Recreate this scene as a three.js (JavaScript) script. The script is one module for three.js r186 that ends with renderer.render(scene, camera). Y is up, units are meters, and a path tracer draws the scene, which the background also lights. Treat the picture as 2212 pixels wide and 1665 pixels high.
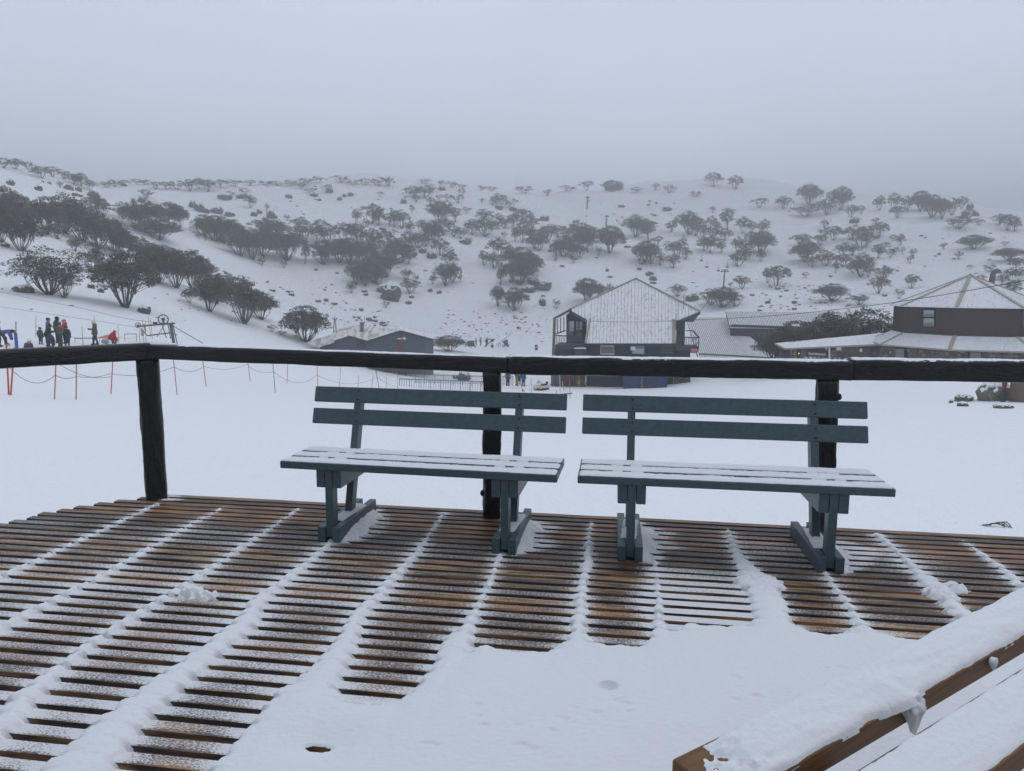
import * as THREE from 'three';
import { mergeGeometries } from 'three/addons/utils/BufferGeometryUtils.js';
import { RoundedBoxGeometry } from 'three/addons/geometries/RoundedBoxGeometry.js';
import { FontLoader } from 'three/addons/loaders/FontLoader.js';
import { TextGeometry } from 'three/addons/geometries/TextGeometry.js';
import { createNoise2D, createNoise3D } from 'simplex-noise';

// ---------------------------------------------------------------- camera, sky, sun, exposure
const V = (x, y, z) => new THREE.Vector3(x, y, z);
const FPX = 1540, HORIZON = 625, EYE = 1.49, ROLL = -0.0065, YAW = 0.13916;   // photograph measured on a 2212 x 1665 grid
const TILT = Math.atan((832.5 - HORIZON) / FPX);
const scene = new THREE.Scene();
const camera = new THREE.PerspectiveCamera(2 * Math.atan(832.5 / FPX) * 180 / Math.PI, 1024 / 771, 0.05, 3000);
const EYEP = V(0, EYE, 0);
const FW = V(-Math.sin(YAW) * Math.cos(TILT), -Math.sin(TILT), -Math.cos(YAW) * Math.cos(TILT));
let RT = new THREE.Vector3().crossVectors(FW, V(0, 1, 0)).normalize();
let UPV = new THREE.Vector3().crossVectors(RT, FW);
RT = RT.clone().multiplyScalar(Math.cos(ROLL)).addScaledVector(UPV, -Math.sin(ROLL));
UPV = new THREE.Vector3().crossVectors(RT, FW);
camera.position.copy(EYEP); camera.up.copy(UPV); camera.lookAt(EYEP.clone().add(FW)); scene.add(camera);

const renderer = new THREE.WebGLRenderer({ antialias: true });
renderer.toneMapping = THREE.LinearToneMapping; renderer.toneMappingExposure = 1.22;
renderer.shadowMap.enabled = true;
{ // overcast sky: brighter overhead than at the horizon, as a closed cloud layer is
  const W = 256, H = 128, d = new Float32Array(W * H * 4), n3 = createNoise3D(rng(5));
  for (let j = 0; j < H; j++) for (let i = 0; i < W; i++) {
    const el = ((j + 0.5) / H - 0.5) * Math.PI, az = (i + 0.5) / W * 2 * Math.PI;
    const s = Math.max(0, Math.sin(el)), c = Math.cos(el);
    const cl = n3(Math.cos(az) * c * 2.2, s * 5, Math.sin(az) * c * 2.2) * 0.6 + n3(Math.cos(az) * c * 5, s * 11 + 7, Math.sin(az) * c * 5) * 0.4;
    const L = (1.0 - 0.4 * s) * (1 + 0.03 * cl), o = (j * W + i) * 4;
    d[o] = L * 0.735; d[o + 1] = L * 0.83; d[o + 2] = L * 1.0; d[o + 3] = 1;
  }
  const t = new THREE.DataTexture(d, W, H, THREE.RGBAFormat, THREE.FloatType);
  t.mapping = THREE.EquirectangularReflectionMapping; t.magFilter = t.minFilter = THREE.LinearFilter; t.needsUpdate = true;
  scene.background = t; scene.environment = t;
}
const sun = new THREE.DirectionalLight(new THREE.Color(1, 0.97, 0.93), 0.5);
sun.position.set(60, 110, -10); sun.castShadow = true; sun.shadow.radius = 100; sun.shadow.mapSize.set(2048, 2048);
Object.assign(sun.shadow.camera, { left: -150, right: 150, top: 150, bottom: -150, near: 1, far: 400 });
scene.add(sun, sun.target);
scene.fog = new THREE.FogExp2(new THREE.Color(0.97, 0.985, 1.0), 0.0024);

// ---------------------------------------------------------------- helpers
function rng(a) { return () => { a |= 0; a = a + 0x6D2B79F5 | 0; let t = Math.imul(a ^ a >>> 15, 1 | a); t = t + Math.imul(t ^ t >>> 7, 61 | t) ^ t; return ((t ^ t >>> 14) >>> 0) / 4294967296; }; }
const n2 = createNoise2D(rng(11)), n3 = createNoise3D(rng(12));
const R = rng(77);
const clamp = (x, a = 0, b = 1) => Math.min(b, Math.max(a, x)), sstep = (a, b, x) => { const t = clamp((x - a) / (b - a)); return t * t * (3 - 2 * t); };
const lerp = (a, b, t) => a + (b - a) * t;
function interp(tab, x) { if (x <= tab[0][0]) return tab[0][1]; for (let i = 1; i < tab.length; i++) if (x <= tab[i][0]) return lerp(tab[i - 1][1], tab[i][1], (x - tab[i - 1][0]) / (tab[i][0] - tab[i - 1][0])); return tab[tab.length - 1][1]; }
function fbm(x, y, o = 4) { let s = 0, a = 0.5; for (let i = 0; i < o; i++) { s += a * n2(x, y); x *= 2.03; y *= 2.03; a *= 0.5; } return s; }
const ray = (px, py) => FW.clone().addScaledVector(RT, (px - 1106) / FPX).addScaledVector(UPV, -(py - 832.5) / FPX);
const onY = (px, py, h = 0) => { const d = ray(px, py); return EYEP.clone().addScaledVector(d, (h - EYE) / d.y); };
const at = (px, py, range) => { const d = ray(px, py); return EYEP.clone().addScaledVector(d, range / Math.hypot(d.x, d.z)); };

const used = {};
function numbered(n) { const k = used[n] = (used[n] ?? -1) + 1; return k ? n + '_' + String(k).padStart(3, '0') : n; }
function tag(o, label, category, group, kind) { o.userData.label = label; if (category) o.userData.category = category; if (group) o.userData.group = group; if (kind) o.userData.kind = kind; return o; }
function thing(name, label, category, group, pos) { const g = new THREE.Group(); g.name = numbered(name); tag(g, label, category, group); if (pos) g.position.copy(pos); scene.add(g); return g; }
function mk(name, geo, mat, parent = scene) { const m = new THREE.Mesh(geo, mat); m.name = parent === scene ? numbered(name) : name; m.castShadow = m.receiveShadow = true; parent.add(m); return m; }
function strip(g, keep = ['position', 'normal']) { if (g.index) g = g.toNonIndexed(); for (const k of Object.keys(g.attributes)) if (!keep.includes(k)) g.deleteAttribute(k); if (!g.attributes.normal) g.computeVertexNormals(); return g; }
const merge = (list, keep) => list.length === 1 ? strip(list[0], keep) : mergeGeometries(list.map(g => strip(g, keep)));
const box = (w, h, d, x = 0, y = 0, z = 0) => new THREE.BoxGeometry(w, h, d).translate(x, y, z);
const rbox = (w, h, d, x = 0, y = 0, z = 0, r = 0.004) => new RoundedBoxGeometry(w, h, d, 2, r).translate(x, y, z);
function cyl(a, b, r0, r1 = r0, seg = 8) { const v = new THREE.Vector3().subVectors(b, a), g = new THREE.CylinderGeometry(r1, r0, v.length(), seg); g.translate(0, v.length() / 2, 0); g.applyQuaternion(new THREE.Quaternion().setFromUnitVectors(V(0, 1, 0), v.normalize())); g.translate(a.x, a.y, a.z); return g; }
function bar(a, b, w, h = w) { const v = new THREE.Vector3().subVectors(b, a), g = new THREE.BoxGeometry(w, h, v.length()); g.translate(0, 0, v.length() / 2); const m = new THREE.Matrix4(), z = v.clone().normalize(), x = new THREE.Vector3().crossVectors(Math.abs(z.y) > 0.95 ? V(0, 0, 1) : V(0, 1, 0), z).normalize(), y = new THREE.Vector3().crossVectors(z, x); m.makeBasis(x, y, z); g.applyMatrix4(m); g.translate(a.x, a.y, a.z); return g; }
function prism(pts, off) { // planar convex-ish polygon extruded by the vector off
  const n = pts.length, pos = [], q = pts.map(p => p.clone().add(off)), tri = (a, b, c) => pos.push(a.x, a.y, a.z, b.x, b.y, b.z, c.x, c.y, c.z);
  const e1 = new THREE.Vector3().subVectors(pts[1], pts[0]).normalize(), nn = new THREE.Vector3(); for (let i = 1; i < n - 1; i++) nn.add(new THREE.Vector3().crossVectors(new THREE.Vector3().subVectors(pts[i], pts[0]), new THREE.Vector3().subVectors(pts[i + 1], pts[0])));
  nn.normalize(); const e2 = new THREE.Vector3().crossVectors(nn, e1), flip = nn.dot(off) > 0;
  const f = THREE.ShapeUtils.triangulateShape(pts.map(p => new THREE.Vector2(p.clone().sub(pts[0]).dot(e1), p.clone().sub(pts[0]).dot(e2))), []);
  for (const [a, b, c] of f) { if (flip) { tri(pts[a], pts[c], pts[b]); tri(q[a], q[b], q[c]); } else { tri(pts[a], pts[b], pts[c]); tri(q[a], q[c], q[b]); } }
  for (let i = 0; i < n; i++) { const j = (i + 1) % n; if (flip) { tri(pts[i], pts[j], q[j]); tri(pts[i], q[j], q[i]); } else { tri(pts[i], q[j], pts[j]); tri(pts[i], q[i], q[j]); } }
  const g = new THREE.BufferGeometry(); g.setAttribute('position', new THREE.Float32BufferAttribute(pos, 3)); g.computeVertexNormals(); return g;
}
const std = (r, g, b, rough = 0.8, extra = {}) => { const m = new THREE.MeshStandardMaterial({ roughness: rough, ...extra }); m.color.setRGB(r, g, b); return m; };
function dataTex(w, h, fn, srgb = false, rep) { const d = new Uint8Array(w * h * 4); for (let j = 0; j < h; j++) for (let i = 0; i < w; i++) { const c = fn(i, j), o = (j * w + i) * 4; for (let k = 0; k < 3; k++) { const v = clamp(c.length ? c[k] : c); d[o + k] = 255 * (srgb ? (v <= 0.0031308 ? v * 12.92 : 1.055 * Math.pow(v, 1 / 2.4) - 0.055) : v) + 0.5; } d[o + 3] = 255; }
  const t = new THREE.DataTexture(d, w, h); t.wrapS = t.wrapT = THREE.RepeatWrapping; t.magFilter = THREE.LinearFilter; t.minFilter = THREE.LinearMipmapLinearFilter; t.generateMipmaps = true; if (srgb) t.colorSpace = THREE.SRGBColorSpace; if (rep) t.repeat.set(rep[0], rep[1]); t.needsUpdate = true; return t; }
// seamless noise for tiling textures: noise on a torus
const torus = (u, v, fu, fv, s = 0) => { const a = u * 2 * Math.PI, b = v * 2 * Math.PI; return n3(Math.cos(a) * fu + s, Math.sin(a) * fu + Math.cos(b) * fv * 0.71, Math.sin(b) * fv + s * 1.7); };
function worldUV(g, s = 1, ax = 'x', ay = 'z') { const p = g.attributes.position, uv = new Float32Array(p.count * 2), I = { x: 0, y: 1, z: 2 }; for (let i = 0; i < p.count; i++) { uv[2 * i] = p.array[3 * i + I[ax]] * s; uv[2 * i + 1] = p.array[3 * i + I[ay]] * s; } g.setAttribute('uv', new THREE.BufferAttribute(uv, 2)); return g; }
// triplanar-like box uv in metres
function boxUV(g, s = 1) { const p = g.attributes.position, n = g.attributes.normal, uv = new Float32Array(p.count * 2); for (let i = 0; i < p.count; i++) { const ax = Math.abs(n.getX(i)), ay = Math.abs(n.getY(i)), az = Math.abs(n.getZ(i)); const x = p.getX(i), y = p.getY(i), z = p.getZ(i); let u, v; if (ay >= ax && ay >= az) { u = x; v = z; } else if (az >= ax) { u = x; v = y; } else { u = z; v = y; } uv[2 * i] = u * s; uv[2 * i + 1] = v * s; } g.setAttribute('uv', new THREE.BufferAttribute(uv, 2)); return g; }

// ---------------------------------------------------------------- shared materials
const snowBumpT = dataTex(512, 512, (i, j) => { const u = i / 512, v = j / 512; return 0.5 + 0.2 * torus(u, v, 8, 8) + 0.18 * torus(u, v, 22, 22, 3) + 0.25 * (torus(u, v, 60, 60, 9)); });
const M = {
  snow: std(0.82, 0.835, 0.86, 0.85), field: std(0.87, 0.885, 0.905, 0.9),
  bark: std(0.085, 0.075, 0.066, 0.9), leaf: std(1, 1, 1, 0.75, { vertexColors: true, side: THREE.DoubleSide }),
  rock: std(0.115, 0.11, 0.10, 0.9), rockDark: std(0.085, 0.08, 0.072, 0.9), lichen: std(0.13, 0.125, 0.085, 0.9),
  orange: std(0.50, 0.125, 0.06, 0.7), white: std(0.75, 0.75, 0.74, 0.6), rope: std(0.22, 0.19, 0.17, 0.9),
  steel: std(0.10, 0.125, 0.12, 0.5, { metalness: 0.4 }), darkSteel: std(0.035, 0.045, 0.045, 0.6), grey: std(0.16, 0.18, 0.19, 0.6, { metalness: 0.3 }),
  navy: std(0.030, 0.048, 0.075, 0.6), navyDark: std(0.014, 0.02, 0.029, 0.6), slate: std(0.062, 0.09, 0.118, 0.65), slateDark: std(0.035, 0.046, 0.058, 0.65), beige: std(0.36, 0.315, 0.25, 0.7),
  maroon: std(0.085, 0.022, 0.02, 0.6), brownClad: std(0.068, 0.042, 0.038, 0.65), black: std(0.012, 0.012, 0.013, 0.6), glass: std(0.20, 0.25, 0.28, 0.12), redDoor: std(0.20, 0.025, 0.016, 0.6),
  blue: std(0.022, 0.045, 0.14, 0.55), blueBright: std(0.02, 0.10, 0.42, 0.5), timber: std(0.23, 0.17, 0.12, 0.85), logWood: std(0.17, 0.125, 0.09, 0.9), yellow: std(0.75, 0.36, 0.02, 0.6), red: std(0.50, 0.02, 0.02, 0.6), curtain: std(0.20, 0.19, 0.17, 0.9),
};
M.rockPale = std(0.19, 0.165, 0.135, 0.9); M.baluster = std(0.085, 0.11, 0.135, 0.6);
M.snow.bumpMap = snowBumpT; M.snow.bumpScale = 0.0014;

// ---------------------------------------------------------------- terrain: one snow sheet through surveyed points
const far = r => r < 440 ? r : 440 + (r - 440) * 0.42;   // the summit stands close behind the ridge
const survey = [ // [column, row, range in metres]
  [20, 852, 31], [117, 862, 30], [164, 863, 31], [239, 851, 33], [383, 852, 36], [446, 835, 42], [540, 822, 50], [595, 848, 40], [687, 838, 50], [773, 840, 54], [859, 838, 60], [940, 845, 62], [1014, 845, 65], [1100, 833, 75], [1131, 835, 75], [1188, 843, 73], [1232, 860, 64],
  [1340, 838, 80], [1450, 838, 79], [1495, 818, 84], [1600, 840, 66], [1400, 870, 58], [1700, 828, 66], [1850, 845, 50], [2000, 880, 36], [2130, 866, 40], [2190, 866, 40], [2080, 875, 37], [2140, 1132, 13], [1950, 802, 54], [2120, 802, 54], [2212, 802, 54], [1800, 806, 58], [1850, 796, 70], [2000, 795, 68], [2150, 795, 68], [820, 810, 100], [870, 812, 106], [930, 812, 112], [860, 826, 80], [930, 828, 84], [790, 800, 104], [1000, 830, 80],
  [77, 727, 70], [210, 744, 62], [130, 746, 61], [40, 746, 61], [300, 740, 67], [380, 748, 67], [440, 742, 74], [204, 735, 68],
  [0, 690, 80], [125, 638, 97], [275, 665, 95], [0, 620, 102], [45, 545, 125], [0, 530, 128], [130, 560, 126], [525, 697, 112], [450, 665, 118], [655, 738, 112], [560, 715, 110], [700, 748, 112], [400, 625, 126], [300, 590, 132], [750, 785, 110], [1000, 800, 125],
  [0, 480, 165], [100, 505, 160], [230, 560, 150], [350, 600, 150], [480, 640, 148],
  [1030, 752, 170], [1100, 752, 170], [950, 745, 165], [722, 719, 165], [1160, 760, 150], [1300, 745, 165], [640, 700, 170],
  [830, 700, 205], [1100, 690, 215], [1300, 680, 218], [600, 640, 205], [480, 585, 200], [360, 523, 205], [300, 470, 225],
  [960, 615, 245], [1160, 612, 245], [830, 610, 240], [560, 562, 235], [750, 570, 252], [1250, 560, 275], [1400, 572, 280], [1700, 600, 270], [1563, 623, 245], [1900, 632, 240], [2100, 620, 235], [2212, 600, 240], [1500, 650, 230], [1750, 660, 215], [1900, 665, 205],
  [470, 480, 300], [820, 495, 300], [1100, 520, 305], [1500, 540, 310], [1300, 470, 385], [1000, 470, 350], [700, 430, 370], [1700, 485, 375], [1900, 490, 350], [2050, 530, 325], [2200, 510, 340], [1268, 451, 420], [1500, 430, 470], [1750, 440, 440],
  [0, 362, 340], [100, 388, 345], [210, 398, 360], [300, 402, 380], [400, 405, 400], [550, 404, 430], [680, 400, 440], [750, 393, 450], [850, 392, 450], [950, 402, 460], [1100, 415, 490], [1220, 412, 520], [1330, 403, 580], [1450, 398, 640], [1570, 394, 680], [1700, 400, 640], [1800, 414, 560], [1900, 425, 520], [2050, 432, 480], [2120, 450, 470], [2212, 478, 480],
].map(([x, y, r]) => at(x, y, far(r))).map(p => [p.x, p.z, p.y]);
for (const [px, r, dy] of [[0, 480, 14], [200, 500, 12], [400, 560, 22], [700, 620, 26], [950, 640, 22], [1100, 700, 24], [1330, 820, 26], [1570, 920, 24], [1750, 880, 24], [2000, 720, 24], [2212, 700, 22]]) { const p = at(px, 400, far(r)); survey.push([p.x, p.z, p.y - dy - 22]); }
survey.push([0, -6.5, -1.55], [-5, -4, -1.5], [5, -4.5, -1.65], [0, 2, -1.5], [-7, 6, -1.3], [8, 8, -1.4], [0, 30, -0.5], [-60, 30, 6], [60, 30, -4], [0, 100, 3], [-150, 60, 22], [150, 60, -2], [14, -14, -2.4], [-12, -12, -2.0], [2, -14, -2.25],
  [-420, -100, 55], [-500, -330, 50], [480, -350, 40], [420, -60, 12], [-300, 20, 45], [330, -200, 22], [-260, -60, 42], [250, -80, 6], [130, -60, -5], [90, -20, -4]);
const tps = (() => { // thin-plate spline through the survey
  const n = survey.length, N = n + 3, A = Array.from({ length: N }, () => new Float64Array(N + 1)), S = 100;
  const X = survey.map(p => [p[0] / S, p[1] / S]), U = r2 => r2 < 1e-12 ? 0 : 0.5 * r2 * Math.log(r2);
  for (let i = 0; i < n; i++) { for (let j = 0; j < n; j++) A[i][j] = U((X[i][0] - X[j][0]) ** 2 + (X[i][1] - X[j][1]) ** 2); A[i][i] += 0.0012 * (1 + Math.hypot(X[i][0], X[i][1])); A[i][n] = A[n][i] = 1; A[i][n + 1] = A[n + 1][i] = X[i][0]; A[i][n + 2] = A[n + 2][i] = X[i][1]; A[i][N] = survey[i][2]; }
  for (let c = 0; c < N; c++) { let p = c; for (let r = c + 1; r < N; r++) if (Math.abs(A[r][c]) > Math.abs(A[p][c])) p = r; [A[c], A[p]] = [A[p], A[c]]; for (let r = c + 1; r < N; r++) { const f = A[r][c] / A[c][c]; if (f) for (let k = c; k <= N; k++) A[r][k] -= f * A[c][k]; } }
  const w = new Float64Array(N); for (let r = N - 1; r >= 0; r--) { let s = A[r][N]; for (let k = r + 1; k < N; k++) s -= A[r][k] * w[k]; w[r] = s / A[r][r]; }
  return (x, z) => { x /= S; z /= S; let s = w[n] + w[n + 1] * x + w[n + 2] * z; for (let i = 0; i < n; i++) { const dx = x - X[i][0], dz = z - X[i][1]; s += w[i] * U(dx * dx + dz * dz); } return s; };
})();
const GX = [], GZ = [];
for (let i = 0; i <= 460; i++) { const t = i / 230 - 1; GX.push(520 * Math.sinh(3.4 * t) / Math.sinh(3.4)); }
for (let i = 0; i <= 440; i++) { const t = i / 440; GZ[i] = t < 0.84 ? -640 * Math.sinh(3.2 * (1 - t / 0.84)) / Math.sinh(3.2) : 120 * ((t - 0.84) / 0.16) ** 1.5; }
const GH = GZ.map(z => Float32Array.from(GX, x => { const r = Math.hypot(x, z); return tps(x, z) + sstep(8, 60, r) * 0.10 * fbm(x / 9, z / 9, 3) + sstep(60, 260, r) * 1.6 * fbm(x / 42, z / 42, 4) + sstep(180, 420, r) * 3.2 * fbm(x / 95 + 9, z / 95, 3); }));
function seek(a, x) { let lo = 0, hi = a.length - 2; while (lo < hi) { const m = lo + hi + 1 >> 1; if (a[m] <= x) lo = m; else hi = m - 1; } return lo; }
function ground(x, z) { const i = seek(GX, x), j = seek(GZ, z), u = clamp((x - GX[i]) / (GX[i + 1] - GX[i])), v = clamp((z - GZ[j]) / (GZ[j + 1] - GZ[j])); return lerp(lerp(GH[j][i], GH[j][i + 1], u), lerp(GH[j + 1][i], GH[j + 1][i + 1], u), v); }
function hit(px, py, from = 6, lim = 1200) { const d = ray(px, py); d.divideScalar(Math.hypot(d.x, d.z)); let r0 = from; for (let r = from; r < lim; r += Math.max(0.4, r * 0.006)) { const p = EYEP.clone().addScaledVector(d, r); if (p.y < ground(p.x, p.z)) { let a = r0, b = r; for (let k = 0; k < 18; k++) { const m = (a + b) / 2, q = EYEP.clone().addScaledVector(d, m); if (q.y < ground(q.x, q.z)) b = m; else a = m; } const q = EYEP.clone().addScaledVector(d, b); q.r = b; return q; } r0 = r; } return null; }
const foot = (px, py, from) => { for (let k = 0; k < 40; k++) { const h = hit(px, py + k * 2, from); if (h) return h; } return at(px, py, 500); };   // where a thing that meets the snow there stands
{
  const nx = GX.length, nz = GZ.length, pos = new Float32Array(nx * nz * 3), idx = [];
  for (let j = 0; j < nz; j++) for (let i = 0; i < nx; i++) pos.set([GX[i], GH[j][i], GZ[j]], (j * nx + i) * 3);
  for (let j = 0; j < nz - 1; j++) for (let i = 0; i < nx - 1; i++) { const a = j * nx + i; idx.push(a, a + nx, a + 1, a + 1, a + nx, a + nx + 1); }
  const g = new THREE.BufferGeometry(); g.setAttribute('position', new THREE.BufferAttribute(pos, 3)); g.setIndex(idx); g.computeVertexNormals();
  worldUV(g, 1 / 14, 'x', 'z'); M.field.bumpMap = dataTex(1024, 1024, (i, j) => { const u = i / 1024, v = j / 1024; return 0.5 + 0.22 * torus(u, v, 2.2, 2.6, 3) + 0.14 * torus(u, v, 7, 9, 5) + 0.10 * torus(u, v, 24, 20, 1) + 0.08 * torus(u, v, 70, 70, 6) * sstep(-0.1, 0.5, torus(u, v, 2, 2, 9)); }); M.field.bumpScale = 0.055;
  const m = mk('snow_terrain', g, M.field); m.userData.kind = 'structure';
}

// ---------------------------------------------------------------- deck: boards on joists
const JX = [-3.101, -2.61, -2.105, -1.631, -1.092, -0.612, -0.108, 0.264, 0.753, 1.17, 1.655, 2.141, 2.63];   // joist lines
const PITCH = 0.084, BW = 0.054, BT = 0.038, ZFAR = -4.625, NB = 41;
const DX0 = -4.3, DX1 = 3.6, DZ0 = -4.66, DZ1 = -1.12;
const boardZ = i => ZFAR + BW / 2 + i * PITCH;           // centre line of board i, counted from the far edge
const leftEnd = z => z < -4.55 ? -3.30 : interp([[-4.55, -3.24], [-4.42, -3.44], [-4.31, -3.57], [-4.15, -3.69], [-3.99, -3.75], [-3.85, -3.82], [-3.4, -4.05], [-1, -4.2]], z);
const darkBoard = i => [1, 8, 10, 15, 18, 29, 34].includes(i);
// where snow lies on the deck: positive inside (metres from the edge), from the measured joist bands, the open drift and lee drifts
const bands = JX.map(() => []);
const bandPx = [
  [0, [[339, 1088, 5], [261, 1125, 6], [142, 1180, 8], [49, 1225, 11], [0, 1248, 13]]], [1, [[479, 1097, 5], [368, 1156, 7], [287, 1205, 10], [209, 1251, 12], [111, 1300, 15], [33, 1342, 19]]],
  [2, [[645, 1099, 5], [583, 1140, 6], [502, 1195, 9], [424, 1247, 12], [352, 1293, 15], [293, 1331, 15], [202, 1389, 18], [124, 1451, 24], [49, 1513, 40], [20, 1560, 46]]],
  [3, [[730, 1150, 4], [707, 1176, 9], [655, 1222, 13], [596, 1270, 16], [554, 1303, 23], [528, 1350, 33], [427, 1429, 40], [261, 1559, 60], [173, 1657, 84]]],
  [4, [[960, 1107, 7], [930, 1150, 7], [900, 1192, 10], [858, 1238, 14], [816, 1287, 17], [777, 1325, 21], [740, 1403, 34], [690, 1470, 50]]],
  [5, [[1090, 1150, 3], [1076, 1206, 9], [1065, 1238, 8], [1048, 1276, 8], [1030, 1315, 11], [1012, 1350, 18], [985, 1395, 38]]],
  [6, [[1277, 1130, 6], [1272, 1160, 8], [1269, 1210, 12], [1255, 1280, 15], [1251, 1332, 18], [1244, 1395, 26]]],
  [7, [[1409, 1180, 2], [1416, 1225, 5], [1420, 1265, 7], [1424, 1308, 12], [1420, 1345, 14]]], [8, [[1572, 1146, 10], [1585, 1180, 12], [1602, 1210, 18], [1630, 1250, 36], [1660, 1300, 40], [1668, 1350, 44]]],
  [9, [[1744, 1180, 3], [1800, 1264, 9], [1825, 1297, 11], [1849, 1335, 14], [1865, 1362, 18]]], [10, [[1895, 1155, 14], [1936, 1190, 11], [1976, 1230, 15], [2016, 1265, 28], [2060, 1310, 26]]], [11, [[2085, 1170, 6], [2117, 1195, 9], [2174, 1235, 14], [2200, 1262, 14]]],
];
for (const [k, l] of bandPx) for (const [x, y, hw] of l) { const p = onY(x, y), q = onY(x + hw, y); bands[k].push([p.z, p.x, q.x - p.x]); }
for (const b of bands) b.sort((a, c) => a[0] - c[0]);
const bandTab = bands.map(b => [b.map(e => [e[0], e[1]]), b.map(e => [e[0], e[2]])]);
// near limit of the open boards in each bay between joists (0-1, 1-2 ...)
const bayEnd = [[-9, 9], [0, 9], [1, 9], [2, 9], [3, 9]].map(e => e[1]);
[onY(800, 1519).z, onY(1120, 1408).z, onY(1330, 1396).z, onY(1530, 1352).z, onY(1780, 1370).z, onY(1930, 1378).z, onY(2090, 1345).z].forEach((z, i) => bayEnd[5 + i] = z);
const bayOf = x => { let k = 0; while (k < JX.length && x > JX[k]) k++; return k; };
const xB = x => sstep(-0.05, 0.05, x);
const slot = p => { p.z = ZFAR + BW + (PITCH - BW) / 2 + Math.round((p.z - ZFAR - BW) / PITCH) * PITCH; return p; };
const holes = [[slot(onY(697, 1604)), 0.05, 0.0195], [onY(1312, 1508), 0.03, 0.026]];
const feet = [];   // bench feet: [cx, cz, half width, half length, yaw] filled before the snow is laid
const smax = (a, b, k) => { const h = clamp(0.5 + 0.5 * (a - b) / k); return lerp(b, a, h) + k * h * (1 - h); };
function snowField(x, z) {
  let f = -1;
  for (let k = 0; k < bandTab.length; k++) { if (!bandTab[k][0].length || Math.abs(x - JX[k]) > 0.75) continue; const c = interp(bandTab[k][0], z), w = interp(bandTab[k][1], z); let d = w - Math.abs(x - c); if (z < bandTab[k][0][0][0]) d -= (bandTab[k][0][0][0] - z) * 1.5; f = Math.max(f, d) === d ? smax(d, f, 0.03) : smax(f, d, 0.03); }
  let drift = -1;
  if (x > -1.4) { const k = Math.max(5, bayOf(x)), zk = i => bayEnd[clamp(i, 5, 11)]; let ze = zk(k); const l = x - JX[k - 1], r = (JX[k] ?? 9) - x; if (k > 5 && l < 0.12) ze = lerp((zk(k - 1) + zk(k)) / 2, ze, sstep(0, 1, l / 0.12)); else if (r < 0.12) ze = lerp((zk(k + 1) + zk(k)) / 2, ze, sstep(0, 1, r / 0.12));
    const edge = x - interp([[-3.2, -1.08], [-2.6, -1.12], [-2.2, -1.12], [-1.7, -1.13], [-1.2, -1.14]], z) + 0.045; drift = -smax(-(z - ze), -edge, 0.06); }
  f = smax(f, drift, 0.17);
  return f;
}
function leeDrift(x, z) { // snow blown against the right-hand side of each bench foot and round the posts; returns [field, height]
  let F = -1, Hh = 0;
  for (const [cx, cz, hw, hl, yaw, reach, hgt] of feet) {
    const dx = x - cx, dz = z - cz, u = dx * Math.cos(yaw) - dz * Math.sin(yaw) - hw, v = dx * Math.sin(yaw) + dz * Math.cos(yaw);
    if (u < -2 * hw - 0.06 || u > reach + 0.2 || Math.abs(v) > hl + 0.2) continue;
    const fin = reach * (0.72 + 0.3 * n2(z * 3.1, cx * 3) + 0.14 * n2(z * 8, cx * 5)), e = Math.max(Math.abs(v) - hl + 0.06, 0), along = clamp(1 - (v > 0 ? (v / hl) ** 2 * 0.8 : 0));
    if (u > -0.02) { const d = fin * along - u - e * 1.2; F = Math.max(F, d); Hh = Math.max(Hh, hgt * along * clamp(1 - u / (fin * 0.8)) ** 2.2 * sstep(0.08, -0.02, e)); }
  }
  return [F, Hh];
}
for (const [bx, bz, yaw] of [[-1.105, -3.852, -0.036], [0.655, -3.832, 0]]) for (const s of [-1, 1]) feet.push([bx + s * 0.527 * Math.cos(yaw) - Math.sin(yaw) * 0.3, bz - s * 0.527 * Math.sin(yaw) - 0.3 * Math.cos(yaw), 0.069, 0.3, yaw, bx < 0 ? 0.22 : 0.27, 0.045]);
feet.push([-3.2, -4.53, 0.07, 0.07, 0, 0.14, 0.012], [-0.76, -4.50, 0.06, 0.06, 0, 0.06, 0.03]);
const lump = (x, z, cx, cz, r) => Math.max(0, 1 - ((x - cx) ** 2 + (z - cz) ** 2) / (r * r));
const clods = [[...((p) => [p.x, p.z])(onY(415, 1283)), 0.09, 0.02], [...((p) => [p.x, p.z])(onY(450, 1290)), 0.06, 0.02], [...((p) => [p.x, p.z])(onY(2065, 1272)), 0.08, 0.02], [...((p) => [p.x, p.z])(onY(2030, 1285)), 0.1, 0.025], [...((p) => [p.x, p.z])(onY(1640, 1262)), 0.16, 0.02]];
function fullField(x, z) { let f = snowField(x, z) + 0.012 * n2(x * 9, z * 9) + 0.006 * n2(x * 31, z * 31);  for (const [cx, cz, r] of clods) f = Math.max(f, r * 0.8 - Math.hypot(x - cx, (z - cz) * 1.2) + 0.02 * n2(x * 25, z * 25)); return f; }
const gapT = z => { const t = ((z - ZFAR) / PITCH) % 1 * PITCH; return t < BW ? 1 : Math.abs((t - BW) / (PITCH - BW) * 2 - 1); };   // 0 in the middle of a gap
const gapMask = z => { const t = ((z - ZFAR) / PITCH) % 1 * PITCH; return z < ZFAR ? 1 : sstep(BW - 0.004, BW + 0.004, t) * (1 - sstep(PITCH - 0.004, PITCH + 0.004, t)) + (t < 0.004 ? 1 - sstep(-0.004, 0.004, t) : 0); };
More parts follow.
